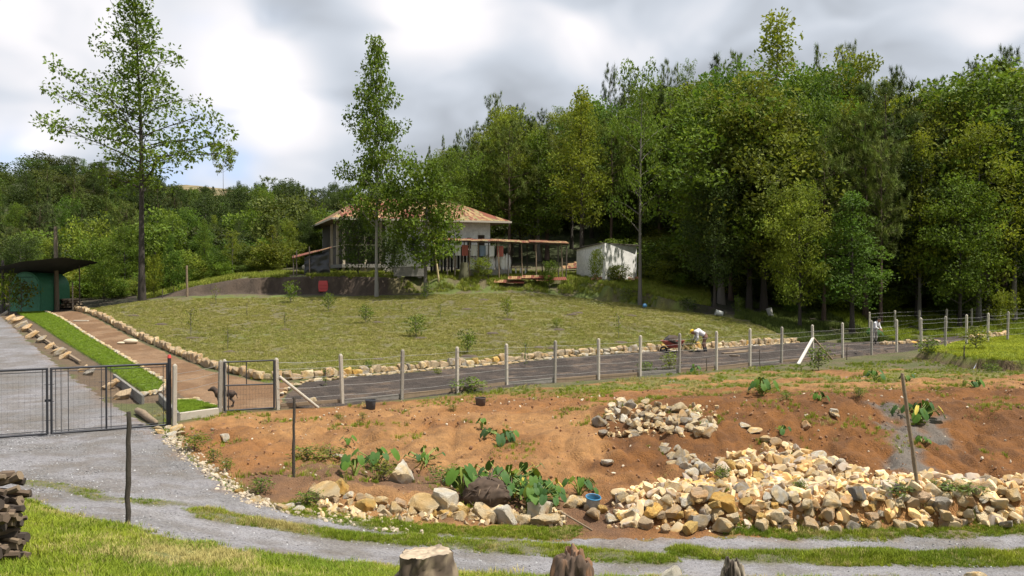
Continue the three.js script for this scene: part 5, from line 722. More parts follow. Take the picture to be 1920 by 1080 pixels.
{ // white shed
  const d = 70.5, c = at(1131, 516, d), xl = at(1084, 512, 74), xr = at(1191, 514, 73.4), t = thing('white_shed', 'small white rendered shed with a sloping dark roof', 'shed'), b = Math.min(c.y, H(c.x, d)) - .3;
  const yT = at(1131, 456, d).y, yL = at(1084, 468, 74).y, wallBetween = (P, Q, y0, y1, name, mat) => { const l = Math.hypot(Q.x - P.x, Q.z - P.z), g = prism([[0, b], [l, b], [l, y1], [0, y0]], .15); const m = obj(name, g, mat, t); m.position.set(P.x, 0, P.z); m.rotation.y = Math.atan2(-(Q.z - P.z), Q.x - P.x); return m; };
  const back = V(xl.x + (xr.x - c.x), 0, xl.z + (xr.z - c.z)); wallBetween(xl, c, yL, yT, 'side_wall', white); wallBetween(c, xr, yT, yT - .08, 'front_wall', white); wallBetween(back, xr, yL, yT, 'side_wall', white); wallBetween(back, xl, yL, yL, 'back_wall', white);
  const roofM = std([.09, .075, .06], .8), o = .35; obj('roof', panel(V(c.x - .25, yT + .04, c.z + o), V(xr.x + .3, yT - .04, xr.z + o), V(back.x + .3, yL + .06, back.z - .4), V(xl.x - .5, yL + .06, xl.z - .3), .06), roofM, t);
  { const P = c.clone().lerp(xl, .38), Q = c.clone().lerp(xl, .6), l = P.distanceTo(Q), m = obj('door', box(l, 1.9, .1), std([.06, .045, .035]), t); m.position.set((P.x + Q.x) / 2 - .02, H(P.x, d) + .95, (P.z + Q.z) / 2 + .1); m.rotation.y = Math.atan2(-(xl.z - c.z), xl.x - c.x); }
  // roof tiles heaped beside it
  const r = rng(66); for (let k = 0; k < 26; k++) { const px = lerp(1112, 1196, r()), p = G(px, lerp(523, 529, r())), g = new THREE.CylinderGeometry(.13, .17, .55, 10, 1, true, 0, 3.1); g.rotateZ(1.57); const m = obj('roof_tile', g, k % 3 ? std([.3, .14, .08]) : std([.2, .12, .08])); m.material.side = THREE.DoubleSide; m.position.set(p.x, p.y + .1 + r() * .3, p.z); m.rotation.set((r() - .5) * .8, r() * 6, (r() - .5) * .6); tag(m, `${k % 3 ? 'red' : 'brown'} clay roof tile in the heap beside the white shed`, 'roof tile', `${k % 3 ? 'red' : 'brown'} roof tiles heaped by the shed`); }
  for (const [px, py, an] of [[1075, 508, .2], [1085, 503, -.15], [1098, 500, .1]]) { const p = G(px, py), m = obj('tin_sheet', panel(V(-1, 0, .4), V(1, .1, .4), V(1, .35, -.4), V(-1, .25, -.4), .025), tin[1]); m.position.copy(p).add(V(0, .2, 0)); m.rotation.y = an; tag(m, 'rusty red tin sheet lying beside the white shed', 'tin sheet', 'tin sheets beside the white shed'); }
  { const p = G(1250, 515), m = obj('block_wall', rbox(2.2, .9, .2, .02), dirtyWhite); m.position.copy(p).add(V(0, .35, 0)); tag(m, 'low block wall beyond the white shed', 'wall'); }
}
{ // clutter on the rise beside the house: plastic lean-to, barrow, sacks
  const d = 71, P = (px, py, dd = d) => at(px, py, dd), t = thing('plastic_lean_to', 'low lean-to of boards and black plastic beside the house', 'lean-to'), yb = H((590 - 960) / FOCAL * d, d);
  obj('roof', panel(P(548, 484, 70.4), P(622, 464, 70.4), P(622, 462, 73), P(548, 480, 73), .05), tin[1], t); obj('plastic', (() => { const a = P(570, 481, 70.6), b = P(618, 468, 70.6), g = new THREE.PlaneGeometry(1, 1, 14, 10), p = g.attributes.position; for (let k = 0; k < p.count; k++) { const u = p.getX(k) + .5, v = p.getY(k) + .5, top = lerp(a.y, b.y, u) - .05; p.setXYZ(k, lerp(a.x, b.x, u), lerp(yb - .1, top, v), -70.7 + Math.sin(v * 22 + u * 3) * .06 + (vnoise(u * 7, v * 7) - .5) * .2); } g.computeVertexNormals(); return g; })(), new THREE.MeshStandardMaterial({ color: C(.03, .03, .033), roughness: .35, side: THREE.DoubleSide }), t);
  for (const [px, y] of [[550, 478], [556, 470], [580, 462], [618, 466]]) { const p = P(px, y, 70.5); obj('pole', bar(V(p.x, yb - .4, p.z), p, .05, .045, 6), greyWood, t); }
  for (const [px, py, l, m] of [[575, 506, 'pale rounded sack at the foot of the plastic lean-to', std([.5, .46, .38])], [588, 503, 'greyish block beside the pale sack', std([.35, .34, .32])]]) { const p = G(px, py, 66), g = new THREE.SphereGeometry(.42, 12, 8); g.scale(1, .62, .7); g.translate(0, .2, 0); const q = g.attributes.position; for (let k = 0; k < q.count; k++) { const w = 1 + (vnoise3(q.getX(k) * 4, q.getY(k) * 4, q.getZ(k) * 4) - .5) * .4; q.setXYZ(k, q.getX(k) * w, q.getY(k) * w, q.getZ(k) * w); } g.computeVertexNormals(); const o = obj('sack', g, m); o.position.copy(p); tag(o, l, 'sack'); }
  // red barrow stood on end against the dark bank
  const p = G(606, 548), b = thing('red_wheelbarrow', 'red wheelbarrow stood on end against the dark soil bank', 'wheelbarrow', p, .25); b.scale.setScalar(.85); const s = new THREE.Shape(); s.moveTo(-.34, .08); s.lineTo(.34, .08); s.quadraticCurveTo(.44, .5, .34, 1.0); s.lineTo(-.34, 1.0); s.quadraticCurveTo(-.44, .5, -.34, .08); const g = new THREE.ExtrudeGeometry(s, { depth: .16, bevelEnabled: true, bevelSize: .05, bevelThickness: .06, bevelSegments: 3 }); g.rotateX(-.14); obj('tray', g, std([.5, .05, .045], .55), b); obj('handle', bar(V(-.3, .0, .05), V(-.3, 1.45, -.2), .022, .022, 6), greyWood, b); obj('handle', bar(V(.3, .0, .05), V(.3, 1.45, -.2), .022, .022, 6), greyWood, b); obj('rib', [box(.72, .035, .03, 0, .35, .23), box(.72, .035, .03, 0, .65, .19)], std([.38, .035, .03], .5), b);
  // thin poles on the grassy rise
  const r = rng(68); [[415, 452, 502], [455, 462, 503], [463, 468, 502], [493, 470, 500], [552, 462, 492], [590, 470, 490], [305, 545, 562]].forEach(([px, a, c], i) => { const q = G(px, c, 66), m = obj('thin_pole', bar(V(0, -.3, 0), V((r() - .5) * .2, (c - a) / FOCAL * -q.z, 0), .03, .025, 5), greyWood); m.position.copy(q); tag(m, 'thin weathered pole stuck in the grassy rise', 'pole', 'thin poles on the grassy rise'); });
}
{ // shade shelter and green hut
  const hut = (() => { const p = G(48, 584), w = 1.28, hh = 2.95, L = 3.2, t = thing('green_hut', 'green arched hut under the black shade net', 'hut', [p.x, p.y - .05, p.z], -.15), outline = k => { const s = new THREE.Shape(); s.moveTo(-w * k, 0); s.lineTo(-w * k, hh - w); s.absarc(0, hh - w, w * k, Math.PI, 0, true); s.lineTo(w * k, 0); return s; };
    const sheetM = new THREE.MeshStandardMaterial({ color: C(.06, .24, .13), roughness: .6, map: rep(soilTile, .7) }); const g = new THREE.ExtrudeGeometry(outline(1), { depth: L, bevelEnabled: false, curveSegments: 20 }); g.translate(0, 0, -L); obj('shell', g, sheetM, t); const f = new THREE.ExtrudeGeometry(outline(.9), { depth: .03, bevelEnabled: true, bevelSize: .02, bevelThickness: .01, bevelSegments: 2, curveSegments: 20 }); f.translate(0, 0, .01); obj('front_panel', f, new THREE.MeshStandardMaterial({ color: C(.08, .3, .17), roughness: .55, map: rep(soilTile, .5) }), t); obj('seam', [box(2.1, .03, .02, 0, 1.7, .07), box(1.3, .05, .02, 0, 2.55, .07)], std([.03, .1, .06]), t); return t; })();
  const t = thing('shade_shelter', 'black shade net stretched over poles at the head of the turf strip', 'shelter'), nl = at(-12, 499, 60), nm = at(116, 482, 61), rr = at(183, 491, 66), fm = at(96, 522, 71), fl = at(4, 510, 70), pos = [], idx = [], N = 16;
  for (let j = 0; j <= N; j++) for (let i = 0; i <= N * 2; i++) { const u = i / N, v = j / N; const top = u < 1 ? nl.clone().lerp(nm, u) : nm.clone().lerp(rr, u - 1), bot = u < 1 ? fl.clone().lerp(fm, u) : fm.clone().lerp(rr, (u - 1) * .96), q = top.lerp(bot, v); q.y -= Math.sin(v * 3.14) * .25 * (u < 1.5 ? 1 : .3) - (vnoise(u * 5, v * 5) - .5) * .12; pos.push(q.x, q.y, q.z); }
  for (let j = 0; j < N; j++) for (let i = 0; i < N * 2; i++) { const a = j * (N * 2 + 1) + i, b = a + 1, c = a + N * 2 + 1, d = c + 1; idx.push(a, b, c, b, d, c); }
  const g = new THREE.BufferGeometry(); g.setAttribute('position', new THREE.Float32BufferAttribute(pos, 3)); g.setIndex(idx); g.computeVertexNormals(); obj('net', g, new THREE.MeshStandardMaterial({ color: C(.012, .012, .014), roughness: .9, side: THREE.DoubleSide }), t);
  for (const [px, top, dd, rad] of [[96, 520, 70.8, .09], [149, 497, 66, .05], [5, 508, 69, .08], [136, 529, 64, .05]]) { const p = at(px, top, dd); obj('pole', bar(V(p.x, H(p.x, dd) - .2, p.z), p, rad, rad * .9, 7), greyWood, t); }
  { const p = G(107, 581), T = at(104, 425, -p.z), m = obj('bare_pole', tubeAlong([p.clone().add(V(0, -.3, 0)), p.clone().lerp(T, .3), p.clone().lerp(T, .65), T], [.19, .17, .15, .12], 9), std([.2, .155, .105], .95, { bumpMap: rep(bumpTile, 2, 2), bumpScale: .03 })); tag(m, 'tall bare brown pole rising past the shade net', 'pole'); }
  { const p = G(6, 588), m = obj('dark_post', bar(p.clone().add(V(0, -.3, 0)), at(5, 488, -p.z), .13, .1, 8), std([.05, .04, .035])); tag(m, 'thick dark post at the corner of the green hut', 'post'); }
  { const p = G(88, 575), b = thing('red_drum', 'red drum on a black stand under the shade net', 'drum', p); const g1 = new THREE.LatheGeometry([[0, .75], [.3, .75], [.34, .85], [.34, 1.35], [.28, 1.5], [0, 1.5]].map(a => new THREE.Vector2(...a)), 18); obj('body', g1, std([.42, .05, .04], .6), b); obj('stand', [box(.1, .75, .1, -.25, .37, 0), box(.1, .75, .1, .25, .37, 0), box(.7, .08, .5, 0, .7, 0)], dark, b); }
  const r = rng(69), fw = [std([.26, .18, .11]), std([.16, .11, .075]), std([.33, .25, .17])]; for (let k = 0; k < 34; k++) { const row = k / 9 | 0, px = 113 + (k % 9) * 4.4 + r() * 2, p = G(px, 578), m = obj('firewood_log', bar(V(0, 0, -.5), V((r() - .5) * .1, 0, .5), .075 + r() * .04, .08, 7), fw[k % 3]); m.position.set(p.x, p.y + .1 + row * .18, p.z + (r() - .5) * .3); m.rotation.y = (r() - .5) * .5; tag(m, `${['brown', 'dark', 'pale'][k % 3]} cut log in the woodpile by the bare pole`, 'firewood', `${['brown', 'dark', 'pale'][k % 3]} logs of the woodpile by the pole`); }
  for (const [px, py, s, an] of [[192, 556, .7, .2], [208, 553, .9, -.2], [219, 556, .6, .5]]) { const p = G(px, py), m = obj('white_sheet', (() => { const g = new THREE.PlaneGeometry(1.6, 1, 10, 8), a = g.attributes.position; for (let k = 0; k < a.count; k++) a.setZ(k, (vnoise(a.getX(k) * 4 + px, a.getY(k) * 4) - .5) * .5); g.rotateX(-.9); g.computeVertexNormals(); return g; })(), new THREE.MeshStandardMaterial({ color: C(.6, .6, .58), roughness: .6, side: THREE.DoubleSide })); m.position.copy(p).add(V(0, .42, 0)); m.scale.setScalar(s); m.rotation.y = an; tag(m, 'crumpled white plastic sheet near the tall sparse tree', 'sheet', 'white sheets near the tall tree'); }
}
// ---------------------------------------------------------------- people and dog: one continuous surface from joined tapered bones
function bodyMesh(bones, cell, blend = .03) {   // bones: [ax,ay,az, bx,by,bz, ra, rb, colour]
  let lo = [1e9, 1e9, 1e9], hi = [-1e9, -1e9, -1e9];
  for (const b of bones) for (let k = 0; k < 3; k++) { const m = Math.max(b[6], b[7]) + cell * 2.5; lo[k] = Math.min(lo[k], b[k] - m, b[k + 3] - m); hi[k] = Math.max(hi[k], b[k] + m, b[k + 3] + m); }
  const n = lo.map((l, k) => Math.ceil((hi[k] - l) / cell) + 1), F = new Float32Array(n[0] * n[1] * n[2]), id = (i, j, k) => (k * n[1] + j) * n[0] + i;
  const one = (b, x, y, z) => { const vx = b[3] - b[0], vy = b[4] - b[1], vz = b[5] - b[2], l2 = vx * vx + vy * vy + vz * vz + 1e-9, t = clamp(((x - b[0]) * vx + (y - b[1]) * vy + (z - b[2]) * vz) / l2, 0, 1); return Math.hypot(x - b[0] - vx * t, y - b[1] - vy * t, z - b[2] - vz * t) - lerp(b[6], b[7], t); };
  const sdf = (x, y, z) => { let d = 1e3; for (const b of bones) { const e = one(b, x, y, z), h = clamp(.5 + .5 * (d - e) / blend, 0, 1); d = d > 100 ? e : lerp(d, e, h) - blend * h * (1 - h); } return d; };
  for (let k = 0; k < n[2]; k++) for (let j = 0; j < n[1]; j++) for (let i = 0; i < n[0]; i++) F[id(i, j, k)] = sdf(lo[0] + i * cell, lo[1] + j * cell, lo[2] + k * cell);
  const vid = new Int32Array(F.length).fill(-1), pos = [], col = [], idx = [];
  for (let k = 0; k < n[2] - 1; k++) for (let j = 0; j < n[1] - 1; j++) for (let i = 0; i < n[0] - 1; i++) {
    let s = 0, c = 0, X = 0, Y = 0, Z = 0; const f = (a, b, e) => F[id(i + a, j + b, k + e)];
    for (let q = 0; q < 8; q++) if (f(q & 1, q >> 1 & 1, q >> 2) < 0) s++; if (!s || s === 8) continue;
    for (let q = 0; q < 8; q++) for (const ax of [1, 2, 4]) if (!(q & ax)) { const p = q | ax, u = f(q & 1, q >> 1 & 1, q >> 2), v = f(p & 1, p >> 1 & 1, p >> 2); if ((u < 0) !== (v < 0)) { const t = u / (u - v); X += lerp(q & 1, p & 1, t); Y += lerp(q >> 1 & 1, p >> 1 & 1, t); Z += lerp(q >> 2, p >> 2, t); c++; } }
    const x = lo[0] + (i + X / c) * cell, y = lo[1] + (j + Y / c) * cell, z = lo[2] + (k + Z / c) * cell; vid[id(i, j, k)] = pos.length / 3; pos.push(x, y, z);
    let best = 1e9, bc = null; for (const b of bones) { const e = one(b, x, y, z); if (e < best) { best = e; bc = b[8]; } } const w = .9 + vnoise3(x * 14, y * 14, z * 14) * .2; col.push(bc[0] * w, bc[1] * w, bc[2] * w);
  }
  for (let k = 1; k < n[2] - 1; k++) for (let j = 1; j < n[1] - 1; j++) for (let i = 1; i < n[0] - 1; i++) { const a = F[id(i, j, k)]; const quad = (b, p, q, r, s) => { if ((a < 0) === (b < 0)) return; const v = [p, q, r, s].map(t => vid[t]); if (v.some(t => t < 0)) return; a < 0 ? idx.push(v[0], v[1], v[2], v[0], v[2], v[3]) : idx.push(v[0], v[2], v[1], v[0], v[3], v[2]); };
    quad(F[id(i + 1, j, k)], id(i, j - 1, k - 1), id(i, j, k - 1), id(i, j, k), id(i, j - 1, k)); quad(F[id(i, j + 1, k)], id(i - 1, j, k - 1), id(i - 1, j, k), id(i, j, k), id(i, j, k - 1)); quad(F[id(i, j, k + 1)], id(i - 1, j - 1, k), id(i, j - 1, k), id(i, j, k), id(i - 1, j, k)); }
  const g = new THREE.BufferGeometry(); g.setAttribute('position', new THREE.Float32BufferAttribute(pos, 3)); g.setAttribute('color', new THREE.Float32BufferAttribute(col, 3)); g.setIndex(idx); g.computeVertexNormals(); return g;
}
const skin = [.28, .15, .085], clothMat = new THREE.MeshStandardMaterial({ vertexColors: true, roughness: .95 });
function handBones(w, dir, side, curl) {   // w wrist, dir along the hand, side towards the thumb; fingers curl around what they hold
  const B = [], nrm = new THREE.Vector3().crossVectors(dir, side).normalize(), P = (a, s, q) => V(w.x + dir.x * a + side.x * s + nrm.x * q, w.y + dir.y * a + side.y * s + nrm.y * q, w.z + dir.z * a + side.z * s + nrm.z * q), add = (a, b, r1, r2) => B.push([a.x, a.y, a.z, b.x, b.y, b.z, r1, r2, skin]);
  for (let i = 0; i < 4; i++) { const s = (i - 1.5) * .021; add(P(0, s * .6, 0), P(.085, s, 0), .014, .012); const L = [.062, .075, .08, .068][i] * .5, a = P(.085, s, 0), b = P(.085 + L * (1 - curl * .4), s * 1.08, L * curl), c = P(.085 + L * (1.3 - curl * .9), s * 1.05, L * (.4 + curl * 1.2)); add(a, b, .0105, .0095); add(b, c, .0095, .008); }
  const t0 = P(.02, .03, .004), t1 = P(.05, .056, .018), t2 = P(.075, .05, .04); add(t0, t1, .014, .012); add(t1, t2, .0115, .009); return B;
}
function person(name, label, p, turn, pose, cl) {
  const t = thing(name, label, 'person', p, turn), b = [], S = cl.shirt, T = cl.trousers, K = cl.boots, add = (a, c, r1, r2, col) => b.push([...a, ...c, r1, r2, col]), J = pose;
  add(J.hip, J.waist, .145, .135, T); add(J.waist, J.chest, .135, .165, S); add(J.chest, J.neck, .16, .09, S);
  const sh = [J.shR, J.shL]; add(J.shR, J.shL, .075, .075, S); add(J.neck, J.head, .055, .06, skin);
  for (const s of ['R', 'L']) { add(J['sh' + s], J['el' + s], .07, .052, S); const e = J['el' + s], w = J['wr' + s], m = e.map((v, i) => lerp(v, w[i], cl.sleeve)); add(e, m, .052, .043, S); add(m, w, .04, .03, skin); add(J['hp' + s], J['kn' + s], .105, .07, T); add(J['kn' + s], J['an' + s].map((v, i) => lerp(J['kn' + s][i], v, .55)), .068, .058, T); }
  const body = bodyMesh(b, .018, .05), hands = ['R', 'L'].map(s => { const e = V(...J['el' + s]), w = V(...J['wr' + s]), dir = w.clone().sub(e).normalize(); const side = V(-.3, 0, s === 'R' ? -.9 : .9); side.addScaledVector(dir, -side.dot(dir)).normalize(); return bodyMesh(handBones(w, dir, side, .8), .005, .006); });
  // head: skull, jaw, nose, ears and brow in one surface, eyes and mouth by colour
  const hd = V(...J.head), f = V(...J.face).normalize(), up = V(...J.up).normalize(), rt = new THREE.Vector3().crossVectors(f, up).normalize(), hp = (a, u, s) => { const q = hd.clone().addScaledVector(f, a).addScaledVector(up, u).addScaledVector(rt, s); return [q.x, q.y, q.z]; }, hb = [], hair = cl.hair, dk = [.03, .02, .018], ha = (a, c, r1, r2, col) => hb.push([...a, ...c, r1, r2, col]);
  ha(hp(-.02, .05, 0), hp(.015, .04, 0), .088, .085, skin); ha(hp(.03, -.03, 0), hp(.05, -.075, 0), .06, .042, skin); ha(hp(.09, .02, 0), hp(.112, -.015, 0), .012, .018, skin); for (const s of [-1, 1]) { ha(hp(0, .0, s * .083), hp(-.01, .03, s * .086), .016, .018, skin); ha(hp(.084, .028, s * .032), hp(.084, .028, s * .036), .011, .011, dk); ha(hp(.082, .048, s * .02), hp(.078, .046, s * .048), .011, .009, hair); } ha(hp(.088, -.05, -.02), hp(.088, -.05, .02), .009, .009, [.2, .075, .06]); ha(hp(-.01, -.06, 0), hp(-.03, -.13, 0), .05, .055, skin);
  obj('body', [body, ...hands, bodyMesh(hb, .007, .012)], clothMat, t);
  const hairB = [[...hp(-.03, .062, 0), ...hp(.0, .085, 0), .09, .078, hair], [...hp(-.06, .02, 0), ...hp(-.05, -.03, 0), .06, .045, hair]]; obj('hair', bodyMesh(hairB, .012, .02), clothMat, t);
  if (cl.cap) { const cb = [[...hp(-.03, .075, 0), ...hp(.02, .085, 0), .092, .085, cl.cap]]; for (const s of [-.045, 0, .045]) cb.push([...hp(.08, .07, s), ...hp(.17, .055, s * .8), .016, .011, cl.cap]); obj('cap', bodyMesh(cb, .01, .02), clothMat, t); }
  for (const s of ['R', 'L']) { const a = J['an' + s], k = J['kn' + s].map((v, i) => lerp(v, a[i], .55)); obj('boot', bodyMesh([[...k, ...a, .068, .058, K], [a[0], a[1] - .03, a[2], a[0] + J.toe * .05, .045, a[2], .05, .045, K], [a[0] + J.toe * .02, .045, a[2], a[0] + J.toe * .17, .038, a[2], .045, .036, K], [a[0], .03, a[2], a[0] - J.toe * .045, .035, a[2], .035, .035, K]], .012, .02), clothMat, t); }
  return t;
}
{
  const p1 = G(1318, 663); p1.y += .05;
  person('person', 'person in yellow cap and white shirt bending over with a shovel', p1, 0, { hip: [.13, .86, 0], waist: [.05, .97, 0], chest: [-.25, 1.14, 0], neck: [-.42, 1.14, 0], head: [-.56, 1.11, 0], face: [-.75, -.65, .05], up: [-.62, .75, 0], shR: [-.36, 1.12, .17], shL: [-.36, 1.12, -.17], elR: [-.33, .83, .2], wrR: [-.4, .6, .12], elL: [-.38, .84, -.2], wrL: [-.52, .66, -.06], hpR: [.11, .83, .1], hpL: [.11, .83, -.1], knR: [-.02, .47, .12], anR: [.07, .1, .13], knL: [.1, .47, -.11], anL: [.2, .1, -.12], toe: -1 }, { shirt: [.6, .57, .56], trousers: [.16, .085, .06], boots: [.02, .02, .022], hair: [.02, .015, .012], cap: [.62, .4, .02], sleeve: .75 });
  const t = thing('shovel', 'long-handled shovel in the bending person\'s hands', 'shovel', p1); obj('handle', bar(V(-.3, .52, .15), V(-1.02, .4, -.1), .017, .017, 7), woodMat, t); const g = prism([[-.1, 0], [.1, 0], [.11, -.2], [0, -.3], [-.11, -.2]], .012); g.rotateX(.9); g.rotateY(1.4); g.translate(-1.02, .4, -.1); obj('blade', g, std([.2, .2, .2], .5, { metalness: .6 }), t);
  const p2 = V((1641 - 960) / FOCAL * 53.5, 0, -53.5); p2.y = H(p2.x, 53.5);
  person('person', 'person in white shirt stooping behind the fence at the dark wood', p2, 2.2, { hip: [.03, .93, 0], waist: [.03, 1.05, 0], chest: [-.08, 1.3, 0], neck: [-.16, 1.42, 0], head: [-.24, 1.52, 0], face: [-.8, -.5, 0], up: [-.45, .85, 0], shR: [-.12, 1.36, .18], shL: [-.12, 1.36, -.18], elR: [-.2, 1.1, .22], wrR: [-.38, .95, .12], elL: [-.2, 1.1, -.22], wrL: [-.4, .98, -.1], hpR: [.03, .9, .1], hpL: [.03, .9, -.1], knR: [-.02, .5, .11], anR: [.04, .1, .12], knL: [.04, .5, -.11], anL: [.1, .1, -.12], toe: -1 }, { shirt: [.58, .56, .56], trousers: [.3, .28, .25], boots: [.03, .025, .02], hair: [.02, .015, .012], cap: null, sleeve: .5 });
}
{ // wheelbarrow with soil
  const p = G(1263, 664), t = thing('wheelbarrow', 'red wheelbarrow heaped with dark soil beside the stone kerb', 'wheelbarrow', p, .15), red = std([.34, .07, .05], .6);
  const pos = [], idx = [], ring = [[.28, .35, .2], [.5, .72, .34]]; ring.forEach(([a, y, b], k) => { for (const [sx, sz] of [[-1, -1], [1, -1], [1, 1], [-1, 1]]) pos.push(sx * (sx < 0 && k ? a + .12 : a), y, sz * b); }); for (let i = 0; i < 4; i++) { const j = (i + 1) % 4; idx.push(i, j, 4 + i, j, 4 + j, 4 + i); } idx.push(0, 2, 1, 0, 3, 2); const g = new THREE.BufferGeometry(); g.setAttribute('position', new THREE.Float32BufferAttribute(pos, 3)); g.setIndex(idx); const gg = g.toNonIndexed(); gg.computeVertexNormals(); red.side = THREE.DoubleSide; obj('tray', gg, red, t);
  obj('rim', [bar(V(-.62, .72, -.34), V(.5, .72, -.34), .018), bar(V(-.62, .72, .34), V(.5, .72, .34), .018), bar(V(-.62, .72, -.34), V(-.62, .72, .34), .018), bar(V(.5, .72, -.34), V(.5, .72, .34), .018)], red, t);
  const s = rockGeo(310, .52, .22, .32, false); s.translate(-.05, .78, 0); obj('soil', s, std([.06, .05, .05], 1, { vertexColors: true }), t); const w = new THREE.TorusGeometry(.17, .05, 8, 20); w.translate(-.55, .22, 0); const wh = obj('wheel', w, std([.02, .02, .02]), t); obj('hub', (() => { const h = new THREE.CylinderGeometry(.06, .06, .12, 10); h.rotateX(1.57); h.translate(-.55, .22, 0); return h; })(), std([.2, .2, .2], .5), wh);
  for (const z of [-.26, .26]) { obj('handle', bar(V(-.55, .24, z * .4), V(.95, .62, z), .022, .022, 7), greyWood, t); obj('leg', [bar(V(.2, .38, z), V(.28, .0, z), .018), bar(V(.4, .5, z), V(.28, .0, z), .018)], ironMat, t); }
}
{ // dog standing on the path behind the small gate, head towards the drive
  const p = G(421, 764); const B = [], c1 = [.045, .03, .022], c2 = [.085, .05, .032], add = (a, b, r1, r2, c = c1) => B.push([...a, ...b, r1, r2, c]);
  add([-.2, .43, 0], [.02, .43, 0], .13, .125, c2); add([.02, .43, 0], [.24, .45, 0], .12, .1, c2); add([.24, .46, 0], [.3, .44, 0], .08, .075); add([-.2, .44, 0], [-.24, .36, 0], .1, .08);
  add([-.24, .47, 0], [-.36, .56, 0], .095, .075); add([-.38, .58, 0], [-.42, .57, 0], .08, .07); add([-.44, .555, 0], [-.53, .53, 0], .05, .036, [.06, .035, .025]); add([-.54, .535, 0], [-.545, .535, 0], .016, .014, [.01, .01, .01]); for (const z of [-1, 1]) { add([-.37, .61, z * .045], [-.4, .56, z * .075], .022, .014); add([-.445, .585, z * .03], [-.447, .585, z * .031], .01, .01, [.01, .008, .006]); }
  for (const z of [-.065, .065]) { const o = z > 0 ? .03 : -.03; add([-.21, .38, z], [-.2 + o, .21, z], .052, .032); add([-.2 + o, .21, z], [-.2 + o, .05, z], .028, .022); add([-.2 + o, .035, z], [-.245 + o, .022, z], .026, .022); add([.27, .42, z], [.21 + o, .27, z], .075, .042); add([.21 + o, .27, z], [.31 + o, .17, z], .038, .024); add([.31 + o, .17, z], [.285 + o, .05, z], .024, .02); add([.285 + o, .035, z], [.24 + o, .022, z], .025, .021); }
  add([.32, .48, 0], [.4, .42, 0], .026, .02); add([.4, .42, 0], [.44, .28, 0], .02, .011);
  const m = obj('dog', bodyMesh(B, .012, .03), clothMat); m.position.copy(p).add(V(0, .03, 0)); m.scale.setScalar(.98); m.rotation.y = -.1; tag(m, 'dark brown dog standing on the earth path behind the small gate', 'dog');
}
// ---------------------------------------------------------------- big-leaved taro plants
const taroMat = [[.06, .135, .025], [.09, .18, .02], [.05, .115, .03], [.17, .22, .02]].map(c => new THREE.MeshPhysicalMaterial({ color: C(...c), roughness: .6, transmission: .35, thickness: 0, side: THREE.DoubleSide, specularIntensity: .3 })), stalkMat = std([.18, .24, .04], .6), deadLeaf = std([.45, .36, .04], .7, { side: THREE.DoubleSide });
const taroLeaf = (() => { const pos = [], idx = [], n = 18; const out = []; for (let i = 0; i <= n; i++) { const a = i / n * 2 * Math.PI, s = Math.abs(Math.sin(a / 2)), r = .46 * (1 - .55 * Math.exp(-((Math.PI - Math.abs(a - Math.PI)) ** 2) * 5)) * (1 + .62 * Math.pow(s, 7)) * (1 + .12 * Math.exp(-((Math.PI - Math.abs(a - Math.PI) - .75) ** 2) * 8)); out.push([Math.sin(a) * r * .74, -Math.cos(a) * r]); } pos.push(0, 0, 0); for (const k of [.5, 1]) for (const [x, y] of out) pos.push(x * k, y * k, -.22 * (x * k) ** 2 * 2 + Math.abs(x * k) * .22 - (y * k) ** 2 * .25 + (k === 1 ? Math.sin(y * 16) * .018 : 0)); const m = n + 1; for (let i = 0; i < n; i++) idx.push(0, 1 + i, 2 + i, 1 + i, 1 + m + i, 2 + i, 2 + i, 1 + m + i, 2 + m + i); const g = new THREE.BufferGeometry(); g.setAttribute('position', new THREE.Float32BufferAttribute(pos, 3)); g.setIndex(idx); g.computeVertexNormals(); return g; })();
const qp = rng(808);
function taro(px, py, n, size, high, label, o = {}) {
  n = Math.round(n * 1.5); size *= .74; high *= .9;
  const p = G(px, py), t = thing('taro_plant', label, 'plant', p, 0, o.group);
  for (let i = 0; i < n; i++) {
    const a = i / n * 6.283 + qp() * 1.3, out = (.3 + qp() * .7) * (o.spread ?? .5), h = high * (.55 + qp() * .6), s = size * (.65 + qp() * .6), tip = V(Math.cos(a) * out, h, Math.sin(a) * out), bx = (qp() - .5) * (o.wide ?? .1), bz = (qp() - .5) * (o.wide ?? .1); tip.x += bx; tip.z += bz;
    const leaf = new THREE.Mesh(taroLeaf, qp() < (o.dead ?? .03) ? deadLeaf : taroMat[qp() < .1 ? 3 : qp() * 3 | 0]); leaf.name = 'leaf'; leaf.scale.set(leaf.material === deadLeaf ? s * .45 : s, s, s); leaf.position.copy(tip);
    // blade hangs outward, face up and a little towards the light
    const dir = V(Math.cos(a), -.75 - qp() * .7, Math.sin(a)).normalize(), nrm = V(Math.cos(a) * .5 + .1 * qp(), 1, Math.sin(a) * .5 + .25); nrm.addScaledVector(dir, -nrm.dot(dir)).normalize(); const xx = new THREE.Vector3().crossVectors(dir, nrm).normalize(); leaf.quaternion.setFromRotationMatrix(new THREE.Matrix4().makeBasis(xx, dir, nrm)); leaf.position.addScaledVector(dir, s * .12); t.add(leaf);
    obj('stalk', tubeAlong([V(bx * .6, -.03, bz * .6), V(tip.x * .35, h * .6, tip.z * .35), tip], [.018, .014, .009], 5, false), stalkMat, t);
  } return t;
}
taro(665, 892, 5, .34, .5, 'taro plant with dark heart-shaped leaves at the foot of the slope', { spread: .4 }); taro(705, 880, 6, .36, .6, 'tall taro plant with broad blue-green leaves next to the upright boulder', { spread: .5 }); taro(652, 832, 3, .22, .22, 'small taro seedling on the upper slope', { spread: .16 });
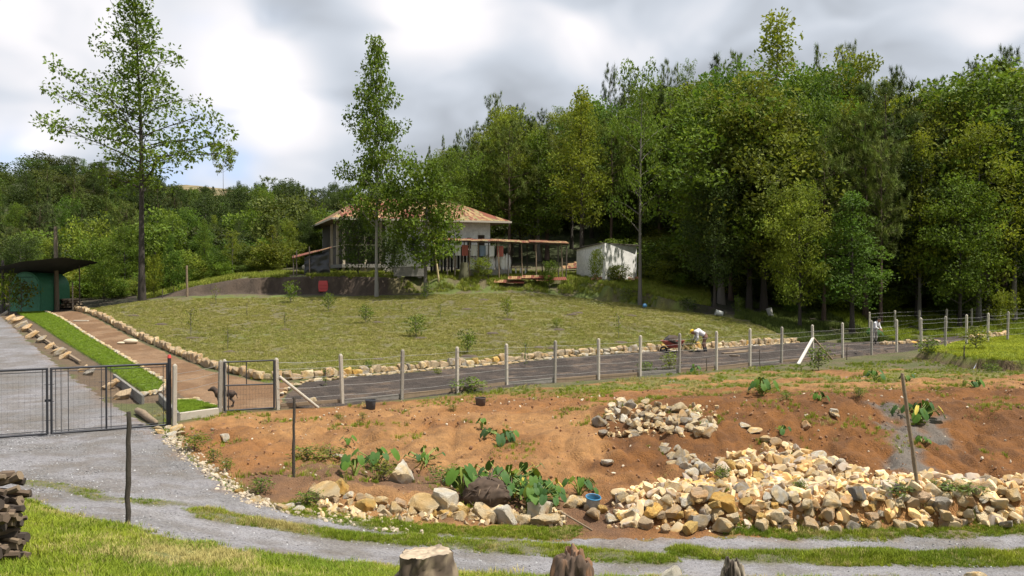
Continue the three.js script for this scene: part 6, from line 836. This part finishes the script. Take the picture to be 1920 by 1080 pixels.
taro(795, 870, 9, .2, .32, 'many-leaved taro plant between boulder and root ball', { spread: .5, wide: .5 }); taro(940, 825, 6, .42, .28, 'spreading taro plant on the bare red slope', { spread: .5, dead: .06 }); taro(903, 802, 4, .2, .26, 'narrow young taro plant above the spreading one', { spread: .14 });
taro(866, 930, 5, .5, .62, 'taro plant with one huge pale-veined leaf beside the root ball', { spread: .4 }); taro(950, 930, 38, .34, .6, 'dense taro clump full of overlapping leaves behind the root ball', { spread: .5, wide: 1.1, dead: .06 }); taro(1008, 945, 30, .3, .48, 'yellowing edge of the dense taro clump by the pale block', { spread: .5, wide: .8, dead: .1 }); taro(1085, 928, 7, .24, .4, 'ragged taro plant behind the blue bucket', { spread: .4 });
taro(1428, 742, 7, .45, .5, 'taro plant with an arching yellow leaf on top of the red bank', { spread: .5, dead: .1 }); taro(1722, 790, 12, .42, .5, 'leafy taro plant beside the leaning stake', { spread: .6, wide: .4 }); taro(1640, 714, 6, .36, .4, 'blue-green taro plant near the yellow-green grass', { spread: .4 }); taro(1700, 716, 4, .26, .3, 'small taro plant next to the blue-green one', { spread: .3 }); taro(1826, 727, 6, .3, .28, 'low taro plant below the cut turf edge', { spread: .4 }); taro(1465, 812, 4, .2, .2, 'tiny taro plant on the stony red face', { spread: .2 }); taro(1537, 752, 5, .22, .25, 'small bushy taro on the upper red bank', { spread: .25 }); taro(1728, 835, 5, .2, .22, 'small dark taro below the leaning stake', { spread: .25 }); taro(1303, 700, 4, .26, .4, 'taro sprout at the fence beside the planting bed', { spread: .2 }); taro(1640, 640, 8, .5, 1.1, 'tall broad-leaved plant behind the stooping person', { spread: .5 });
// ---------------------------------------------------------------- saplings and weeds
const weedProto = [1, 2, 3].map(s => growTree({ h: 1, seed: 400 + s, base: .12, prof: dome(.42, .4), n: 16, clusters: 4, cr: .11, leaves: 7, ls: .11, rise: .7, rad: .014, vary: .4, lw: .45 }));
const twigProto = [1, 2].map(s => growTree({ h: 1, seed: 420 + s, base: .25, prof: () => .16, n: 9, clusters: 2, cr: .07, leaves: 5, ls: .09, rise: .9, rad: .014, lw: .45 }));
{
  const sap = (px, py, hPx, wPx, k, m, label, group, name = 'sapling', cat = 'sapling') => { const p = G(px, py), P = k < 3 ? weedProto[k] : twigProto[k - 3], s = 1.25 * hPx / FOCAL * -p.z, w = 1.3 * wPx / FOCAL * -p.z / (k < 3 ? .95 : .45), t = thing(name, label, cat, [p.x, p.y - .02, p.z], px * .7, group); t.scale.set(w, s, w); obj('stem', P.trunk, barkMat.grey, t); obj('foliage', P.crown, LM[m], t); return t; };
  [[780, 632, 30, 34, 0, 'mid', 'bushy wide sapling in the middle of the meadow'], [876, 664, 34, 30, 1, 'mid', 'leafy sapling close to the stone kerb'], [951, 597, 32, 20, 2, 'lime', 'bright light green sapling in the meadow'], [1160, 635, 36, 14, 3, 'lime', 'slim upright sapling at the shaded end of the meadow'], [686, 607, 26, 24, 1, 'mid', 'rounded sapling in the upper meadow'], [826, 601, 24, 8, 3, 'mid', 'very thin sapling in the upper meadow'], [1044, 615, 16, 18, 2, 'lime', 'low pale sapling in the meadow'], [1180, 566, 20, 20, 0, 'lime', 'leafy sapling at the back of the meadow by the cut bank'], [800, 561, 22, 22, 0, 'mid', 'sapling at the foot of the bushy tree'], [545, 568, 30, 26, 1, 'mid', 'spreading sapling before the dark soil bank'], [616, 585, 28, 22, 2, 'mid', 'sapling below the red wheelbarrow on end'], [405, 570, 24, 14, 3, 'olive', 'thin sapling under the dark soil bank'], [427, 657, 34, 14, 4, 'olive', 'sparse sapling with bare soil ring in the lower meadow'], [358, 632, 42, 16, 3, 'olive', 'dry-looking sapling near the path kerb'], [534, 616, 24, 10, 4, 'olive', 'little sapling in the upper meadow near the dark bank'], [985, 692, 40, 12, 4, 'mid', 'upright sapling growing between kerb and fence'], [610, 728, 28, 14, 4, 'mid', 'young plant in the planting bed by the first fence bay'], [753, 585, 12, 6, 4, 'olive', 'tiny bare sapling in the upper meadow'], [1295, 662, 24, 20, 0, 'lime', 'yellow-green plant beside the wheelbarrow'], [1290, 585, 20, 30, 1, 'deep', 'dark shrub in the shade at the meadow edge'], [1385, 588, 24, 18, 0, 'mid', 'leafy plant beside the fallen bucket']].forEach(a => sap(...a));
  [[1535, 695, 34, 40, 0, 'mid', 'leafy weed bush at the foot of the braced post'], [1740, 668, 26, 34, 1, 'mid', 'grey-green weed bush behind the short stake'], [1830, 655, 34, 50, 2, 'olive', 'rough weed bush hiding the end of the fence'], [365, 845, 26, 50, 1, 'olive', 'dry brushy tuft at the road edge below the gate'], [880, 735, 22, 60, 2, 'mid', 'broad green weed under the fence wire'], [1210, 700, 16, 30, 0, 'mid', 'low weed at the fence in front of the bed'], [1255, 697, 26, 30, 0, 'lime', 'light green weed beside the planting bed boards'], [40, 588, 50, 44, 2, 'olive', 'rusty-green shrub in front of the green hut'], [18, 590, 60, 30, 1, 'mid', 'climbing green plant on the dark post by the hut'], [690, 700, 18, 16, 0, 'mid', 'small weed on the meadow kerb'], [820, 705, 12, 14, 1, 'lime', 'small light weed by the kerb stones'], [575, 870, 26, 60, 0, 'olive', 'scrubby weed behind the dark straight stake'], [620, 862, 18, 50, 1, 'olive', 'low scrub next to the white slab'], [490, 925, 24, 40, 2, 'mid', 'weed clump at the gravel edge'], [575, 950, 22, 44, 0, 'mid', 'blue-green weed at the head of the stone row'], [425, 885, 20, 26, 1, 'mid', 'small weed on the eroded slope'], [400, 868, 22, 26, 2, 'mid', 'small leafy weed above the gravel edge'], [1500, 925, 20, 26, 0, 'mid', 'weed growing in the gap of the rubble'], [1355, 905, 24, 26, 1, 'mid', 'green weed between rubble and red face'], [1860, 700, 14, 30, 1, 'mid', 'low weed on the turf edge'], [1475, 752, 14, 22, 0, 'mid', 'little weed on the upper red bank'], [1610, 745, 16, 22, 2, 'mid', 'little weed near the stony patch'], [1430, 742, 18, 22, 1, 'mid', 'little weed beside the arching taro leaf'], [850, 770, 10, 16, 2, 'olive', 'tiny weed on the trampled ground'], [680, 788, 12, 14, 0, 'olive', 'tiny tuft near the dark pot'], [635, 790, 12, 18, 1, 'olive', 'tiny tuft on the upper slope'], [720, 900, 30, 50, 2, 'olive', 'dry weed under the taro leaves'], [840, 905, 24, 60, 1, 'mid', 'creeping weed below the many-leaved taro'], [1100, 920, 20, 30, 2, 'mid', 'weed between bucket and red slope'], [1680, 925, 14, 60, 0, 'mid', 'low green weed behind the rubble'], [1800, 920, 14, 80, 1, 'mid', 'spreading weed behind the dark boulders']].forEach(a => sap(a[0], a[1], a[2], a[3], a[4], a[5], a[6], undefined, 'weed', 'weed'));
  // soil rings dug round saplings
  const rr = rng(91); for (const [px, py] of [[950, 600], [1045, 618], [1160, 642], [876, 668], [784, 634], [705, 604], [920, 625], [872, 580], [1070, 590], [1180, 592], [427, 660], [358, 634], [534, 618], [250, 592], [300, 608], [1030, 653], [705, 674], [1080, 587], [905, 563], [1005, 652]]) { const p = G(px, py), g = new THREE.SphereGeometry(.42, 12, 5, 0, 6.3, 0, 1.5); g.scale(1, .28, .7); const q = g.attributes.position; for (let k = 0; k < q.count; k++) { const w = 1 + (vnoise3(q.getX(k) * 5 + px, q.getY(k) * 5, q.getZ(k) * 5) - .5) * .6; q.setXYZ(k, q.getX(k) * w, q.getY(k) * w, q.getZ(k) * w); } g.computeVertexNormals(); const m = obj('soil_mound', g, std([.075, .055, .04], 1)); m.position.copy(p).add(V(.1, -.03, .1)); tag(m, 'small mound of dug dark soil in the meadow', 'soil mound', 'soil mounds in the meadow'); }
}
// ---------------------------------------------------------------- grass: blades beyond counting
const tuft = (n, seed, spread, lean) => { const r = rng(seed), pos = [], nor = []; for (let i = 0; i < n; i++) { const a = r() * 6.283, R = spread * Math.sqrt(r()), x = Math.cos(a) * R, z = Math.sin(a) * R, h = .55 + r() * .55, w = .035 + r() * .03, b = r() * 6.283, lx = Math.cos(b) * lean * (.3 + r()), lz = Math.sin(b) * lean * (.3 + r()), sx = Math.cos(b + 1.57) * w, sz = Math.sin(b + 1.57) * w, mx = x + lx * .35, mz = z + lz * .35; pos.push(x - sx, -.06, z - sz, x + sx, -.06, z + sz, mx - sx * .7, h * .6, mz - sz * .7, x + sx, -.06, z + sz, mx + sx * .7, h * .6, mz + sz * .7, mx - sx * .7, h * .6, mz - sz * .7, mx - sx * .7, h * .6, mz - sz * .7, mx + sx * .7, h * .6, mz + sz * .7, x + lx, h, z + lz); } const g = new THREE.BufferGeometry(); g.setAttribute('position', new THREE.Float32BufferAttribute(pos, 3)); g.computeVertexNormals(); return g; };
const TUFT = [tuft(13, 1, .5, .5), tuft(17, 2, .7, .7), tuft(9, 3, .4, .35)];
const grassMat = new THREE.MeshPhysicalMaterial({ color: C(1, 1, 1), roughness: .7, transmission: .3, thickness: 0, side: THREE.DoubleSide, specularIntensity: .25 });
function grass(name, label, n, place, size, col, seed, which = 0) {
  const q = rng(seed), M = new THREE.InstancedMesh(TUFT[which], grassMat, n), o = new THREE.Object3D(), c = new THREE.Color(); let k = 0;
  for (let t = 0; t < n * 8 && k < n; t++) { const p = place(q); if (!p) continue; const s = size(q, p[0], p[1]); if (s <= 0) continue; o.position.set(p[0], (p[2] ?? H(p[0], p[1])) - .005, -p[1]); o.rotation.set(0, q() * 6.28, 0); o.scale.set(s * (.9 + q() * .5), s * (.7 + q() * .6), s * (.9 + q() * .5)); o.updateMatrix(); M.setMatrixAt(k, o.matrix); const cc = col(q, p[0], p[1]), b = .75 + q() * .5; M.setColorAt(k, c.setRGB(cc[0] * b, cc[1] * b, cc[2] * b)); k++; }
  M.count = k; M.name = name; scene.add(M); return tag(M, label, 'grass', null, 'stuff');
}
const gcol = (q, x, d) => { const n = fbm(x * 1.1 + 30, d * 1.1, 3), y = q(); let c = mixc([.15, .22, .014], [.3, .33, .026], clamp(n * 1.3 + y * .5 - .5, 0, 1)); if (y > .93 || fbm(x * .7 + 80, d * .7, 3) + y * .25 > .78) c = [.42, .36, .13]; return c; };
grass('bank_grass', 'bright short grass covering the near bank', 52000, q => { const x = lerp(-11, 9, q()), d = lerp(6.5, 15.8, q()); if (roadF(x, d) > -.02 + (fbm(x * 2.2, d * 2.2, 3) - .5) * .9 + (q() < .08 ? q() * .5 : 0)) return null; return (x > -9 || d < 14.5) ? [x, d] : null; }, (q, x, d) => .045 + .05 * fbm(x * .9, d * .9, 2) + q() * .02, gcol, 1, 1);
const stripGrass = (name, label, n, line, half, seed, h, x0 = -13, x1 = 20) => { let a = 1e9, b = -1e9, c = 1e9, d = -1e9; for (const [x, y] of line) { a = Math.min(a, x); b = Math.max(b, x); c = Math.min(c, y); d = Math.max(d, y); } grass(name, label, n, q => { const x = lerp(a - half, b + half, q()), dd = lerp(c - half, d + half, q()), s = segDist(line, x, dd); return s < half * (.15 + 1.5 * fbm(x * 1.3, dd * 1.3, 4)) * (.75 + q() * .4) ? [x, dd] : null; }, (q, x, dd) => h * (.45 + q() * .75) * (.45 + fbm(x * 2.2 + 9, dd * 2.2, 2)) * (1.1 - .5 * segDist(line, x, dd) / half), gcol, seed, 0); };
stripGrass('track_grass', 'grass strip growing between the wheel tracks', 9000, strip1, .44, 2, .1); stripGrass('track_grass', 'farther grass strip between the wheel tracks below the rubble', 9500, strip2, .5, 3, .11); stripGrass('track_grass', 'thin grass strip on the gravel near the firewood', 900, strip0, .3, 4, .06); stripGrass('verge_grass', 'grass verge below the low row of stones', 6000, verge, .5, 5, .075); stripGrass('verge_grass', 'grass verge at the foot of the rubble bank', 5200, verge2, .42, 6, .09);
grass('lawn_grass', 'dense mown turf of the lawn strips', 16000, q => { const f = q() < .95 ? lawnF : lawn2F, x = lerp(f.box[0], f.box[1], q()), d = lerp(f.box[2], f.box[3], q()); return f(x, d) > .03 ? [x, d, H(x, d) + .1] : null; }, q => .05 + q() * .025, (q, x, d) => mixc([.16, .25, .016], [.2, .28, .018], fbm(x * 1.4, d * 1.4, 2)), 7, 1);
grass('meadow_grass', 'dry olive grass of the planted meadow', 85000, q => { const x = lerp(meadowF.box[0], meadowF.box[1], q()), d = lerp(meadowF.box[2], meadowF.box[3], Math.pow(q(), 1.15)); return meadowF(x, d) > 0 && fbm(x * 1.4, d * 1.4 + 20, 4) < .24 + q() * .5 ? [x, d] : null; }, (q, x, d) => .055 + q() * .06, (q, x, d) => { const n = fbm(x * .35 + 3, d * .35, 3); return mixc(mixc([.29, .27, .06], [.22, .235, .04], n), [.42, .36, .17], q() < .28 ? .8 : 0); }, 8, 1);
grass('yard_grass', 'yellow-green grass beyond the red bank', 14000, q => { const x = lerp(yardF.box[0], Math.min(yardF.box[1], 34), q()), d = lerp(yardF.box[2], yardF.box[3], q()); return yardF(x, d) > 0 ? [x, d] : null; }, (q, x, d) => .07 + q() * .06, (q, x, d) => mixc([.36, .38, .02], [.22, .28, .03], q() * fbm(x, d, 2) * 1.6), 9, 1);
grass('slope_weeds', 'thin weedy grass scattered over the fence foot and red bank', 9000, q => { const x = lerp(-11, 24, q()), d = lerp(18.2, 42, q()); if (roadF(x, d) > 0 || bedF(x, d) > -.05 || meadowF(x, d) > 0 || pathF(x, d) > 0 || lawnF(x, d) > -.1) return null; const n = fbm(x * .8 + 40, d * .8, 3), low = clamp(1.2 - segDist(browP, x, d), 0, 1); return (d > 29 ? n > .47 : n + low * .12 > .6) ? [x, d] : null; }, q => .05 + q() * .07, gcol, 10, 0);
grass('rise_grass', 'rough grass on the rise before the house', 16000, q => { const px = lerp(260, 1330, q()), d = lerp(64, 76, q()), x = (px - 960) / FOCAL * d, up = d - table(bankLine, px); if (meadowF(x, d) > 0) return null; if (up < (px < 750 ? .9 : .2)) return null; return fbm(x * .9, d * .9, 2) > (px < 500 || px > 760 ? .36 : .5) ? [x, d] : null; }, q => .14 + q() * .16, (q, x, d) => mixc([.2, .26, .025], [.28, .28, .05], q()), 11, 0);
grass('wood_edge_grass', 'tall grass with shade in its colour at the foot of the wood', 15000, q => { const px = lerp(1380, 2000, q()), d = lerp(54, 70, q()), x = (px - 960) / FOCAL * d; return meadowF(x, d) < -.2 && bedF(x, d) < -.3 && fbm(x * .6, d * .6, 2) > .4 ? [x, d] : null; }, q => .12 + q() * .2, (q, x, d) => x > 24 ? mixc([.16, .22, .02], [.28, .32, .025], q()) : mixc([.07, .1, .02], [.12, .15, .025], q()), 12, 0);  // darker blades outside the bright patch: forest shade put into the colour
scene.traverse(o => { if (o.isMesh) { o.castShadow = true; o.receiveShadow = true; } });
renderer.render(scene, camera);
